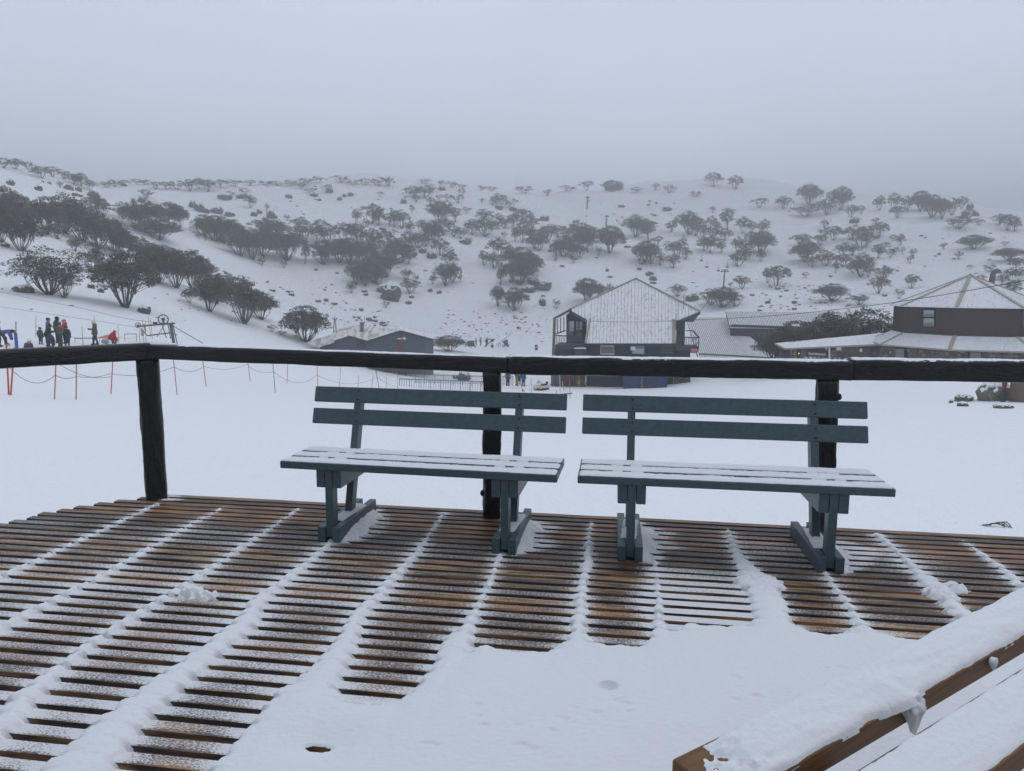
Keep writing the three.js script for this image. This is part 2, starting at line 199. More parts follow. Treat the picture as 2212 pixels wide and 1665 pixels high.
{ // laid snow as a height field that dives below the boards and into the gaps at its edge
  const sx = 0.0085, sz = 0.0052, nx = Math.floor((DX1 - DX0) / sx), nz = Math.floor((DZ1 - DZ0 - 0.03) / sz), H = new Float32Array(nx * nz), Z0 = -4.62;
  for (let j = 0; j < nz; j++) { const z = Z0 + j * sz, gm = gapMask(z), le = leftEnd(z); for (let i = 0; i < nx; i++) {
    const x = DX0 + i * sx; if (x < le + 0.02) { H[j * nx + i] = -1; continue; }
    const f = fullField(x, z), gt = gapT(z), G = lerp(f + 0.016, f - 0.002 - 0.026 * (1 - gt * gt), gm); let h = -1;
    const lee = leeDrift(x, z)[1];
    if (G > -0.012 || lee > 0.003) {
      const near = sstep(-4.4, -2.2, z), body = 0.008 + (0.006 + 0.026 * near) * (1 - Math.exp(-Math.max(f, 0) / 0.07)) + 0.02 * sstep(0.05, 0.6, f), lip = gm > 0.5 ? 0.016 * Math.exp(-Math.max(f, 0) / 0.03) : 0;
      h = -0.045 + (body + 0.045 - lip) * Math.sqrt(clamp((G + 0.012) / (gm > 0.5 ? 0.022 : 0.05)));
      if (G <= -0.012) h = -1; if (lee > 0.003) h = Math.max(h, lee * 1.3 - 0.011 + 0.006 * n2(x * 9, z * 9) + 0.0035 * n2(x * 27, z * 27));
      for (const [cx, cz, r, a] of clods) h += a * lump(x, z, cx, cz, r) * (0.7 + 0.5 * n2(x * 28, z * 28));
      for (const [p, r, e] of holes) { const d = Math.hypot((x - p.x) / r, (z - p.z) / e); if (e < 0.024) { h = lerp(h, 0.004, Math.exp(-(((x - p.x) / 0.16) ** 2) - ((z - p.z) / 0.11) ** 2)); if (d < 1.0) h = -2; } else h -= 0.03 * sstep(1.35, 0.9, d); }
      h += (0.0035 * fbm(x * 3, z * 3, 3) + 0.0016 * n2(x * 40, z * 40)) * sstep(0, 0.1, f);
      if (f > 0.3) { const q = n2(x * 1.7 + 40, z * 1.7), w = n2(x * 7 + 3, z * 11); h -= 0.006 * sstep(0.62, 0.8, w) * sstep(0.1, 0.5, q); }
    }
    H[j * nx + i] = h;
  } }
  const id = new Int32Array(nx * nz).fill(-1), pos = [], idx = [], uv = [];
  const vert = (i, j) => { const k = j * nx + i; if (id[k] < 0) { id[k] = pos.length / 3; pos.push(DX0 + i * sx, H[k] < -1.5 ? 0 : Math.max(H[k], -0.046), Z0 + j * sz); uv.push(pos[pos.length - 3] / 0.55, pos[pos.length - 1] / 0.55); } return id[k]; };
  for (let j = 0; j < nz - 1; j++) for (let i = 0; i < nx - 1; i++) { const a = H[j * nx + i], b = H[j * nx + i + 1], c = H[(j + 1) * nx + i], d = H[(j + 1) * nx + i + 1]; if (Math.max(a, b, c, d) < -0.03) continue; const A = vert(i, j), B = vert(i + 1, j), Cc = vert(i, j + 1), D = vert(i + 1, j + 1); idx.push(A, Cc, B, B, Cc, D); }
  const g = new THREE.BufferGeometry(); g.setAttribute('position', new THREE.Float32BufferAttribute(pos, 3)); g.setAttribute('uv', new THREE.Float32BufferAttribute(uv, 2)); g.setIndex(idx); g.computeVertexNormals();
  tag(mk('deck_snow', g, M.snow), 'white snow drifted over the slatted deck and banded along its joists', 'snow', null, 'stuff');
}
{ // board faces: grain, old dark stain, and the thin dusting of snow grains that lies on the tops
  const TW = 2048, TH = 2048, top = 1664, cols = []; const rr = rng(91);
  for (let i = 0; i < NB; i++) { const dk = darkBoard(i); cols.push({ o: rr() * 50, dark: dk ? 0.9 : 0.27 + 0.42 * rr(), hue: rr(), tone: 0.8 + 0.45 * rr() }); }
  const thick = [[onY(1500, 1290), 0.42, 0.5, 0.5], [onY(1900, 1195), 0.5, 0.3, 0.28], [onY(1700, 1190), 0.3, 0.35, 0.22], [onY(1600, 1180), 0.5, 0.3, 0.22]].map(([p, rx, rz, a]) => [p.x, p.z, rx, rz, a]);
  const wood = (x, zz, c, i) => { const g = 0.5 + 0.5 * n2(x * 1.6 + c.o, zz * 170 + i * 7), g2 = 0.5 + 0.5 * n2(x * 9 + c.o, zz * 420), st = sstep(0.62 - 0.75 * c.dark, 0.9 - 0.5 * c.dark, 0.5 + 0.5 * fbm(x * 2.3 + c.o, zz * 26 + i * 3.1, 4) + 0.12 * (g2 - 0.5));
    const t = c.tone * (0.5 + 0.55 * g + 0.25 * (g2 - 0.5)); const w = [0.37 * t, (0.170 + 0.045 * c.hue) * t, (0.068 + 0.03 * c.hue) * t], d = [0.040, 0.034, 0.034]; return w.map((v, k) => lerp(v, d[k] * (0.7 + 0.6 * g2), st * 0.93)); };
  const tex = dataTex(TW, TH, (px, py) => {
    const x = DX0 + (px + 0.5) / TW * (DX1 - DX0);
    if (py < top) {
      const z = DZ0 + (py + 0.5) / top * (DZ1 - DZ0), i = clamp(Math.floor((z - ZFAR) / PITCH), 0, NB - 1), c = cols[i], w = wood(x, z - boardZ(i), c, i);
      const f = snowField(x, z), near = sstep(-4.5, -2.6, z), lft = sstep(0.3, -1.6, x), t = (z - (boardZ(i) - BW / 2)) / BW;
      let dens = 0.09 + 0.32 * near * (0.5 + 0.5 * lft) + 0.08 * lft * sstep(-4.6, -4.0, z) + 0.42 * Math.exp(-Math.max(-f, 0) / 0.045) + 0.10 * n2(x * 1.1, z * 1.1) + (darkBoard(i) ? 0.10 : 0);
      const lf = leeDrift(x, z)[0]; if (lf > -0.3) dens += 0.6 * sstep(-0.10, 0.06, lf);
      for (const [cx, cz, rx, rz, a] of thick) dens += a * sstep(1.1, 0.4, Math.hypot((x - cx) / rx, (z - cz) / rz));
      for (const [cx, cz] of [[-1.1, -4.2], [0.66, -4.2]]) dens -= 0.16 * sstep(1.0, 0.3, Math.max(Math.abs(x - cx) / 0.9, Math.abs(z - cz) / 0.42));
      dens -= 0.28 * sstep(0.7, 1.0, t) * near;            // grains blown off the near edge of each board
      const s = 0.5 + 0.5 * (0.42 * n2(x * 42 + z * 70, z * 150 - x * 40) + 0.3 * n2(x * 100, z * 210) + 0.36 * n2(x * 190, z * 360));
      const a = sstep(1 - dens - 0.16, 1 - dens + 0.14, s) * 0.92;
      return w.map((v, k) => lerp(v, [0.80, 0.81, 0.84][k], a));
    }
    const row = Math.floor((py - top) / 8), c = cols[row % NB], v = ((py - top) % 8 + 0.5) / 8, w = wood(x, v * 0.036 + 0.3, { ...c, dark: darkBoard(row) ? 0.95 : 0.30 + c.dark * 0.4 }, row + 50);
    return w.map(q => q * 1.05);
  }, true);
  tex.wrapS = tex.wrapT = THREE.ClampToEdgeWrapping;
  const mat = new THREE.MeshStandardMaterial({ map: tex, roughness: 0.5 });
  const deck = new THREE.Group(); deck.name = 'deck'; tag(deck, 'weathered slatted timber deck dusted with snow', null, null, 'structure'); scene.add(deck);
  for (let i = 0; i < NB; i++) {
    const z = boardZ(i), x0 = leftEnd(z) + 0.03 * (n2(i, 3)), x1 = 3.55, L = x1 - x0, g = new THREE.BoxGeometry(L, BT, BW, 60, 1, 1).translate((x0 + x1) / 2, -BT / 2, z);
    const p = g.attributes.position, n = g.attributes.normal, uv = g.attributes.uv, row = i % NB;
    for (let k = 0; k < p.count; k++) {
      const x = p.getX(k), wob = 0.0025 * n2(x * 3 + i * 5, p.getZ(k) * 40 + i); p.setZ(k, p.getZ(k) + wob); p.setY(k, p.getY(k) + 0.0016 * n2(x * 1.3 + i * 9, i * 2.2));
      const u = (x - DX0) / (DX1 - DX0); if (n.getY(k) > 0.5) uv.setXY(k, u, (p.getZ(k) - DZ0) / (DZ1 - DZ0) * top / TH); else { const v = (p.getY(k) + BT) / BT; uv.setXY(k, u, (top + row * 8 + 0.7 + 6.6 * clamp(v)) / TH); }
    }
    mk('board', g, mat, deck);
  }
  for (const x of JX) mk('joist', box(0.045, 0.11, 3.5, x, -BT - 0.057, -2.87), M.black, deck);
  for (const z of [-4.45, -1.3]) mk('bearer', box(7, 0.14, 0.07, -0.5, -BT - 0.19, z), M.black, deck);
  for (const x of [-3.2, 0, 2.9]) for (const z of [-4.4, -1.35]) mk('stump', box(0.12, 1.5, 0.12, x, -0.98, z + 0.02), M.black, deck);
}
// ---------------------------------------------------------------- handrail of black-painted rough timber
function roughBeam(a, b, w, h, amp, seed, turn = 0, segs = 60, around = 7) {
  const ax = new THREE.Vector3().subVectors(b, a), L = ax.length(); ax.normalize(); const ref = Math.abs(ax.y) > 0.9 ? V(Math.sin(turn), 0, Math.cos(turn)) : V(0, 1, 0); const X = new THREE.Vector3().crossVectors(ref, ax).normalize(), Y = new THREE.Vector3().crossVectors(ax, X);
  const ring = []; for (let s = 0; s < 4; s++) for (let k = 0; k < around; k++) { const t = k / around * 2 - 1; ring.push([[t, -1], [1, t], [-t, 1], [-1, -t]][s]); }
  const n = ring.length, pos = [], uv = [], idx = [];
  for (let j = 0; j <= segs; j++) { const s = j / segs * L; for (let k = 0; k <= n; k++) { let [u, v] = ring[k % n]; const c = Math.min(1, 1 / Math.pow(Math.abs(u) ** 8 + Math.abs(v) ** 8, 1 / 8)); u *= c; v *= c; const N = n3(u * 1.6 + seed, v * 1.6, s * 2.2), N2 = n3(u * 7 + seed, v * 7, s * 3.5), N3 = n3(u * 14, v * 14 + seed, s * 9); const e = 1 + 0; const dw = amp * (N * 0.6 + N2 * 0.3 + 0.2 * N3);
    const p = a.clone().addScaledVector(ax, s).addScaledVector(X, u * (w / 2 + dw) * e).addScaledVector(Y, v * (h / 2 + dw) * e); pos.push(p.x, p.y, p.z); uv.push(k / n * 0.45, s); } }
  for (let j = 0; j < segs; j++) for (let k = 0; k < n; k++) { const A = j * (n + 1) + k, B = A + n + 1; idx.push(A, A + 1, B, A + 1, B + 1, B); }
  for (const [j, f] of [[0, 1], [segs, -1]]) { const c = pos.length / 3, q = j ? b : a; pos.push(q.x, q.y, q.z); uv.push(0, 0); for (let k = 0; k < n; k++) { const A = j * (n + 1) + k; if (f > 0) idx.push(c, A + 1, A); else idx.push(c, A, A + 1); } }
  const g = new THREE.BufferGeometry(); g.setAttribute('position', new THREE.Float32BufferAttribute(pos, 3)); g.setAttribute('uv', new THREE.Float32BufferAttribute(uv, 2)); g.setIndex(idx); g.computeVertexNormals(); return g;
}
function dropSpots(n, seed, rmin, rmax) { const q = rng(seed); return Array.from({ length: n }, () => [q(), q(), lerp(rmin, rmax, q() ** 2)]); }
const grainT = dataTex(256, 1024, (i, j) => { const u = i / 256, v = j / 1024; const crack = torus(u, v, 16, 2.2, 4); return 0.55 + 0.2 * torus(u, v, 9, 1.5) + 0.16 * torus(u, v, 24, 3, 2) + 0.12 * torus(u, v, 40, 24, 8) - 0.4 * sstep(0.62, 0.8, crack); });
const blackWood = new THREE.MeshStandardMaterial({ roughness: 0.42, bumpMap: grainT, bumpScale: 0.006, map: dataTex(256, 512, (i, j) => { const u = i / 256, v = j / 512, g = 0.5 + 0.5 * torus(u, v, 14, 2.5, 6), d = 0.5 + 0.5 * torus(u, v, 5, 5, 1); const k = 0.7 + 0.5 * g * d + 0.3 * (d - 0.5); return [0.0135 * k, 0.0145 * k, 0.0165 * k]; }, true) });
function snowStrip(a, b, w, thick, seed, segs = 90, cover = 1) { // low ridge of snow lying along a timber, uneven edge
  const ax = new THREE.Vector3().subVectors(b, a), L = ax.length(); ax.normalize(); const X = new THREE.Vector3().crossVectors(V(0, 1, 0), ax).normalize(), m = 10, pos = [], idx = [], uv = [];
  for (let j = 0; j <= segs; j++) for (let k = 0; k <= m; k++) { const s = j / segs * L, t = k / m * 2 - 1, endf = Math.min(1, Math.min(s, L - s) / 0.012); const ww = w / 2 * (1 + 0.05 * n2(s * 9 + seed, t > 0 ? 3 : 8) - 0.04 * (1 + n2(s * 35 + seed, t > 0 ? 1 : 5))); const th = thick * (0.8 + 0.3 * n2(s * 3 + seed, 1) + 0.18 * n2(s * 17, t * 3 + seed)) * cover * Math.sqrt(endf); const hh = -0.004 + (th + 0.004) * Math.pow(Math.max(0, 1 - Math.abs(t) ** 3.2), 0.55) + 0.0015 * n2(s * 60 + seed, t * 9);
    const p = a.clone().addScaledVector(ax, s).addScaledVector(X, t * ww); pos.push(p.x, p.y + (k === 0 || k === m ? -0.005 : hh), p.z); uv.push(s / 0.5, t * w / 2 / 0.5); }
  for (let j = 0; j < segs; j++) for (let k = 0; k < m; k++) { const A = j * (m + 1) + k, B = A + m + 1; idx.push(A, B, A + 1, A + 1, B, B + 1); }
  const g = new THREE.BufferGeometry(); g.setAttribute('position', new THREE.Float32BufferAttribute(pos, 3)); g.setAttribute('uv', new THREE.Float32BufferAttribute(uv, 2)); g.setIndex(idx); g.computeVertexNormals(); return g;
}
{
  const rail = thing('deck_railing', 'black painted rough timber handrail on three posts along the deck edge', 'railing');
  const ry = (t, b) => (t + b) / 2, z = -4.503;
  const pts = [V(-3.20, 1.048, -4.545), V(-0.76, 1.012, z), V(1.29, 1.022, z), V(3.6, 1.048, z - 0.02)];
  const hs = [0.104, 0.098, 0.122, 0.128];
  mk('rail', roughBeam(V(-4.45, 1.043, -3.02), pts[0].clone().add(V(0.01, 0.0, 0.0)), 0.115, 0.116, 0.004, 3, 0, 90), blackWood, rail);
  mk('rail', roughBeam(pts[0].clone().add(V(-0.02, 0, 0)), pts[1].clone().add(V(0.11, -0.002, 0)), 0.115, 0.1, 0.004, 5, 0, 110), blackWood, rail);
  mk('rail', roughBeam(pts[1].clone().add(V(0.112, 0, 0)), pts[2].clone().add(V(0.13, 0.0, 0)), 0.116, 0.115, 0.006, 9, 0, 120), blackWood, rail);
  mk('rail', roughBeam(pts[2].clone().add(V(0.132, 0.006, 0)), pts[3], 0.115, 0.127, 0.003, 13, 0, 90), blackWood, rail);
  mk('post', roughBeam(V(-3.19, -0.5, -4.54), V(-3.205, 0.992, -4.55), 0.138, 0.138, 0.009, 21, 0.62, 60), blackWood, rail);
  mk('post', roughBeam(V(-0.758, -0.5, -4.50), V(-0.76, 0.965, -4.505), 0.112, 0.11, 0.012, 25, 0.1, 60), blackWood, rail);
  mk('post', roughBeam(V(1.318, -0.5, -4.51), V(1.30, 0.962, -4.505), 0.118, 0.11, 0.016, 33, -0.15, 60), blackWood, rail);
  mk('rail_snow', snowStrip(pts[0].clone().add(V(0.25, 0.047, 0)), pts[1].clone().add(V(0.1, 0.045, 0)), 0.10, 0.007, 2, 160), M.snow, rail);
  mk('rail_snow', snowStrip(pts[1].clone().add(V(0.11, 0.053, 0)), pts[2].clone().add(V(0.12, 0.054, 0)), 0.108, 0.010, 7, 160), M.snow, rail);
  mk('rail_snow', snowStrip(pts[2].clone().add(V(0.13, 0.066, 0)), pts[3].clone().add(V(0, 0.06, 0)), 0.108, 0.011, 12, 160), M.snow, rail);
  mk('rail_snow', snowStrip(V(-4.4, 1.097, -3.08), pts[0].clone().add(V(-0.1, 0.052, 0.1)), 0.085, 0.0035, 17, 120), M.snow, rail);
  // knots standing out of the right-hand post
  for (const [x, y, s] of [[1.362, 0.86, 0.020], [1.245, 0.80, 0.016], [-0.818, 0.16, 0.02]]) mk('knot', new THREE.IcosahedronGeometry(s, 2).scale(0.9, 1.1, 1).translate(x, y, -4.49), blackWood, rail);
}
// ---------------------------------------------------------------- two painted benches
const paintT = dataTex(512, 512, (i, j) => { const u = i / 512, v = j / 512, a = 0.5 + 0.5 * torus(u, v, 3, 3, 2), b = 0.5 + 0.5 * torus(u, v, 2, 26, 5); const k = 0.84 + 0.24 * a + 0.24 * (b - 0.5); return [0.050 * k, 0.090 * k, 0.108 * k]; }, true);
const dropT = (() => { const q = rng(5), N = 512, d = new Float32Array(N * N); for (let k = 0; k < 620; k++) { const cx = q() * N, cy = q() * N, r = 1.4 + 4.2 * q() ** 3, cl = n2(cx / 90, cy / 90); if (cl < -0.15 && q() < 0.75) continue; for (let y = -8; y <= 8; y++) for (let x = -8; x <= 8; x++) { const e = (x * x + y * y * 0.8) / (r * r); if (e < 1) { const X = (Math.floor(cx + x) + N) % N, Y = (Math.floor(cy + y) + N) % N; d[Y * N + X] = Math.max(d[Y * N + X], Math.sqrt(1 - e) * r / 5.6); } } } return dataTex(N, N, (i, j) => 0.12 + 0.62 * d[j * N + i] + 0.05 * torus(i / N, j / N, 2, 30, 3) + 0.04 * torus(i / N, j / N, 30, 30, 1)); })();
M.paint = new THREE.MeshPhysicalMaterial({ map: paintT, roughness: 0.48, bumpMap: dropT, bumpScale: 0.0035, clearcoat: 0.25, clearcoatRoughness: 0.35 });
const stretch = (g, s = 1.6) => boxUV(strip(g), s);
function bench(x, z, yaw, label, seed) {
  const b = thing('bench', label, 'bench', 'painted benches on the deck', V(x, 0, z)); b.rotation.y = yaw; const L = 1.645, wood = M.paint, q = rng(seed);
  for (let k = 0; k < 3; k++) { const zc = -0.065 - k * 0.14, dy = 0.002 * (q() - 0.5), g = rbox(L + 0.006 * (q() - 0.5), 0.044, 0.122, 0.003 * (q() - 0.5), 0.455 + dy, zc, 0.006); const s = mk('seat_slat', stretch(g), wood, b); mk('snow', snowStrip(V(-L / 2 + 0.006, 0.4765 + dy, zc), V(L / 2 - 0.006, 0.4765 + dy, zc), 0.116, 0.0125, seed + k * 7, 150), M.snow, s); }
  for (const [y, zc] of [[0.805, -0.508], [0.669, -0.468]]) { const g = rbox(L, 0.10, 0.034, 0, 0, 0, 0.006); g.rotateX(-0.285); g.translate(0, y, zc); mk('back_slat', stretch(g), wood, b); }
  for (const s of [-1, 1]) { const xs = s * 0.527;
    for (const o of [-1, 1]) { mk('foot_beam', stretch(rbox(0.045, 0.088, 0.6, xs + o * 0.0465, 0.044 + 0.002, -0.3)), wood, b); mk('seat_bearer', stretch(rbox(0.052, 0.108, 0.43, xs + o * 0.0505, 0.379, -0.235)), wood, b); }
    mk('front_leg', stretch(rbox(0.045, 0.41, 0.075, xs, 0.228, -0.055)), wood, b);
    const back = rbox(0.045, 0.81, 0.07, 0, 0, 0); back.rotateX(-0.285); back.translate(xs, 0.43, -0.422); mk('back_leg', stretch(back), wood, b);
    const f = mk('snow', snowStrip(V(xs - 0.01, 0.091, -0.13), V(xs + 0.015, 0.091, -0.46), 0.10, 0.014, seed + 40 + s, 50), M.snow, b);
    for (const [y, zz] of [[0.815, -0.486], [0.679, -0.446]]) for (const dy of [-0.028, 0.024]) mk('screw', new THREE.CylinderGeometry(0.006, 0.006, 0.003, 10).rotateX(Math.PI / 2 - 0.285).translate(xs + 0.004, y + dy - 0.004, zz - dy * 0.29 - 0.001), M.black, b);
  }
  // snow bridging the slats where the bearers lie below
  for (const s of [-1, 1]) for (let k = 0; k < 2; k++) for (const o of s > 0 ? [-0.05, 0.06] : [-0.08, 0.03]) { const c = new THREE.SphereGeometry(0.026, 14, 8).scale(1.1 + 0.5 * q(), 0.42, 0.8).translate(s * 0.527 + o, 0.476, -0.135 - k * 0.14); if (q() < 0.85) mk('snow_bridge', c, M.snow, b); }
  return b;
}
bench(-1.105, -3.852, -0.036, 'dark green slatted bench nearer the corner post, turned slightly aside', 101);
bench(0.655, -3.832, 0, 'dark green slatted bench in front of the third rail post, square to the rail', 202);
// ---------------------------------------------------------------- picnic table close to the camera
{
  const U = V(0.756, 0, -0.655), Nn = V(0.655, 0, 0.756), o = V(0.111, 0.745, -1.081), t = thing('picnic_table', 'pine picnic table heaped with snow close to the camera', 'table', null, o.clone().setY(0)); const mid = (k) => o.clone().addScaledVector(Nn, 0.0585 + 0.175 * k).sub(t.position);
  const tW = dataTex(256, 1024, (i, j) => { const u = i / 256, v = j / 1024, g = 0.5 + 0.5 * torus(u, v, 18, 1.2, 3), h = 0.5 + 0.5 * torus(u, v, 6, 2, 9), k = 0.7 + 0.55 * g; return [lerp(0.13, 0.20, h) * k, lerp(0.058, 0.092, h) * k, lerp(0.018, 0.031, h) * k]; }, true);
  const tm = new THREE.MeshStandardMaterial({ map: tW, roughness: 0.55 });
  const LEN = 2.1, rot = Math.atan2(-U.z, U.x);
  const place = g => { g.rotateY(rot); return g; };
  for (let k = 0; k < 4; k++) {
    const c = mid(k); const g = rbox(LEN, 0.045, 0.117, LEN / 2, -0.0225, 0, 0.005); stretchU(g); place(g); g.translate(c.x, c.y, c.z); const pl = mk('plank', g, tm, t);
    // heaped snow on the plank
    const nx = 330, nz = 30, pos = [], uv = [], idx = [];
    for (let i = 0; i <= nx; i++) for (let j = 0; j <= nz; j++) {
      const s = 0.012 + i / nx * (LEN - 0.01), tt = j / nz * 2 - 1, bare = k === 0 ? sstep(0.012, 0.12, s + 0.03 * n2(s * 14, tt * 2 + 3) + 0.035 * tt) : 1; const n = fbm(s * 4 + k * 9, tt * 0.7, 3), nf = n2(s * 46 + k, tt * 2.7) * 0.6 + 0.4 * n2(s * 110 + k, tt * 6.4), edge = Math.pow(Math.max(0, 1 - Math.abs(tt) ** 3.6), 0.5);
      let w = 0.0585 * (1 + 0.05 * n2(s * 10 + k * 3, tt > 0 ? 2 : 7) + 0.012 * n2(s * 44 + k * 3, tt > 0 ? 2 : 7)); let h = -0.006 + (0.006 + (k ? 0.008 : 0.016) * bare * (1 + 0.45 * n) + 0.0022 * nf * bare) * edge;
      if (k === 0) { const cl = Math.exp(-(((s - 0.47) / 0.05) ** 2)) * clamp(0.5 + 0.6 * tt); h += 0.010 * cl; w += 0.018 * cl * (tt > 0.6 ? 1 : 0); h -= 0.012 * Math.exp(-(((s - 0.505) / 0.014) ** 2)) * sstep(0.1, 0.8, tt); h -= 0.007 * sstep(0.3, 0.8, n2(s * 30, tt * 1.8 + 4)) * sstep(0.2, 0.05, s); }
      const p = V(s, h, tt * w).applyAxisAngle(V(0, 1, 0), rot).add(c); pos.push(p.x, p.y, p.z); uv.push(s / 0.4, tt * w / 0.4);
    }
    for (let i = 0; i < nx; i++) for (let j = 0; j < nz; j++) { const A = i * (nz + 1) + j, B = A + nz + 1; idx.push(A, A + 1, B, A + 1, B + 1, B); }
    const sg = new THREE.BufferGeometry(); sg.setAttribute('position', new THREE.Float32BufferAttribute(pos, 3)); sg.setAttribute('uv', new THREE.Float32BufferAttribute(uv, 2)); sg.setIndex(idx); sg.computeVertexNormals(); mk('snow', sg, M.snow, pl);
    if (k === 0) for (const [s0, sz] of [[0.49, 1.25], [0.80, 0.5]]) { // hanging lumps of refrozen snow
      const ig = new THREE.IcosahedronGeometry(0.024 * sz, 10), pp = ig.attributes.position; for (let i = 0; i < pp.count; i++) { const v = V(pp.getX(i), pp.getY(i), pp.getZ(i)), q = 1 + 0.22 * n3(v.x * 38, v.y * 38, v.z * 38 + s0 * 9); v.multiplyScalar(q); const dn = clamp(-v.y / 0.024); v.x += 0.012 * dn * sz; v.y *= 1 + 0.8 * dn; v.x *= 1 - 0.5 * dn; v.z *= 0.55 * (1 - 0.55 * dn); pp.setXYZ(i, v.x, v.y, v.z); } ig.computeVertexNormals(); ig.translate(s0, -0.012, 0.066); place(ig); ig.translate(c.x, c.y, c.z);
      mk('ice_lump', ig, std(0.78, 0.80, 0.84, 0.45), pl); }
  }
  for (const s of [0.2, 1.75]) { const g = box(0.045, 0.09, 0.72, s, -0.092, 0.32); place(g); g.translate(mid(0).x, mid(0).y, mid(0).z); mk('batten', g, tm, t);
    for (const e of [0.10, 0.52]) { const l = bar(V(s + 0.05, -0.05, e), V(s + 0.05, -0.742, e + (e < 0.3 ? -0.03 : 0.12)), 0.07, 0.045); place(l); l.translate(mid(0).x, mid(0).y, mid(0).z); mk('leg', l, tm, t); } }
}
function stretchU(g) { const p = g.attributes.position, uv = g.attributes.uv; for (let i = 0; i < p.count; i++) uv.setXY(i, (p.getZ(i) + p.getY(i)) * 2.2, p.getX(i) * 0.6); }
// ---------------------------------------------------------------- the house the deck belongs to, behind the viewer
{
  const h = thing('deck_house', 'timber house wall behind the viewer that shelters the near deck', 'house', null, V(0, 0, 0)), wallM = std(0.22, 0.17, 0.13, 0.8);
  mk('wall', box(16, 5.2, 0.25, 0.5, 1.1, 2.6), wallM, h); mk('roof', prism([V(-8, 3.3, 1.3), V(9, 3.3, 1.3), V(9, 4.6, 5), V(-8, 4.6, 5)], V(0, 0.15, 0)), M.slate, h);
  for (const x of [-4, -1, 2.5]) { const w = mk('window', box(1.6, 1.4, 0.06, x, 1.5, 2.44), M.white, h); mk('pane', box(1.45, 1.25, 0.02, x, 1.5, 2.4), M.glass, w); }
}

// ---------------------------------------------------------------- buildings, each set out in its own frame on the snow
class Frame {   // local x right, y up, z towards the viewer's side; L() finds where a sight line meets the local plane z = dz
  constructor(px, py, range, turn, name, label, category) {
    this.g = thing(name, label, category); const o = at(px, py, range); this.g.position.copy(o); this.g.rotation.y = Math.atan2(-o.x, -o.z) + turn; this.g.updateMatrixWorld(); this.inv = this.g.matrixWorld.clone().invert();
    this.e = EYEP.clone().applyMatrix4(this.inv);
  }
  dir(px, py) { return ray(px, py).transformDirection(this.inv); }
  L(px, py, dz = 0) { const d = this.dir(px, py); return this.e.clone().addScaledVector(d, (dz - this.e.z) / d.z); }
  P(px, py, p0, n) { const d = this.dir(px, py); return this.e.clone().addScaledVector(d, p0.clone().sub(this.e).dot(n) / d.dot(n)); }
  box(x0, y0, x1, y1, dz, depth) { const a = this.L(x0, y1, dz), b = this.L(x1, y0, dz); return box(Math.abs(b.x - a.x), Math.abs(b.y - a.y), depth, (a.x + b.x) / 2, (a.y + b.y) / 2, dz - depth / 2); }
  add(name, geo, mat, parent = this.g) { return mk(name, geo, mat, parent); }
}
const UPY = V(0, 1, 0);
const dirtT = dataTex(512, 512, (i, j) => { const u = i / 512, v = j / 512, a = 0.5 + 0.5 * torus(u, v, 3, 3, 7), b = 0.5 + 0.5 * torus(u, v, 14, 9, 2), c = 0.5 + 0.5 * torus(u, v, 50, 40, 5), d = sstep(0.52, 0.95, a * 0.6 + b * 0.4 + 0.15 * (c - 0.5)); return [lerp(0.78, 0.50, d), lerp(0.79, 0.43, d), lerp(0.81, 0.35, d)]; }, true);
const roofSnow = new THREE.MeshStandardMaterial({ map: dirtT, roughness: 0.8 });
const roofT2 = dataTex(256, 256, (i, j) => { const u = i / 256, v = j / 256, b = 0.5 + 0.5 * torus(u, v, 10, 3, 2), d = sstep(0.6, 0.95, b); return [lerp(0.80, 0.55, d), lerp(0.81, 0.52, d), lerp(0.83, 0.50, d)]; }, true);
const roofClean = new THREE.MeshStandardMaterial({ map: roofT2, roughness: 0.8 });
const uvXY = (g, s) => { g = strip(g); worldUV(g, s, 'x', 'y'); return g; };
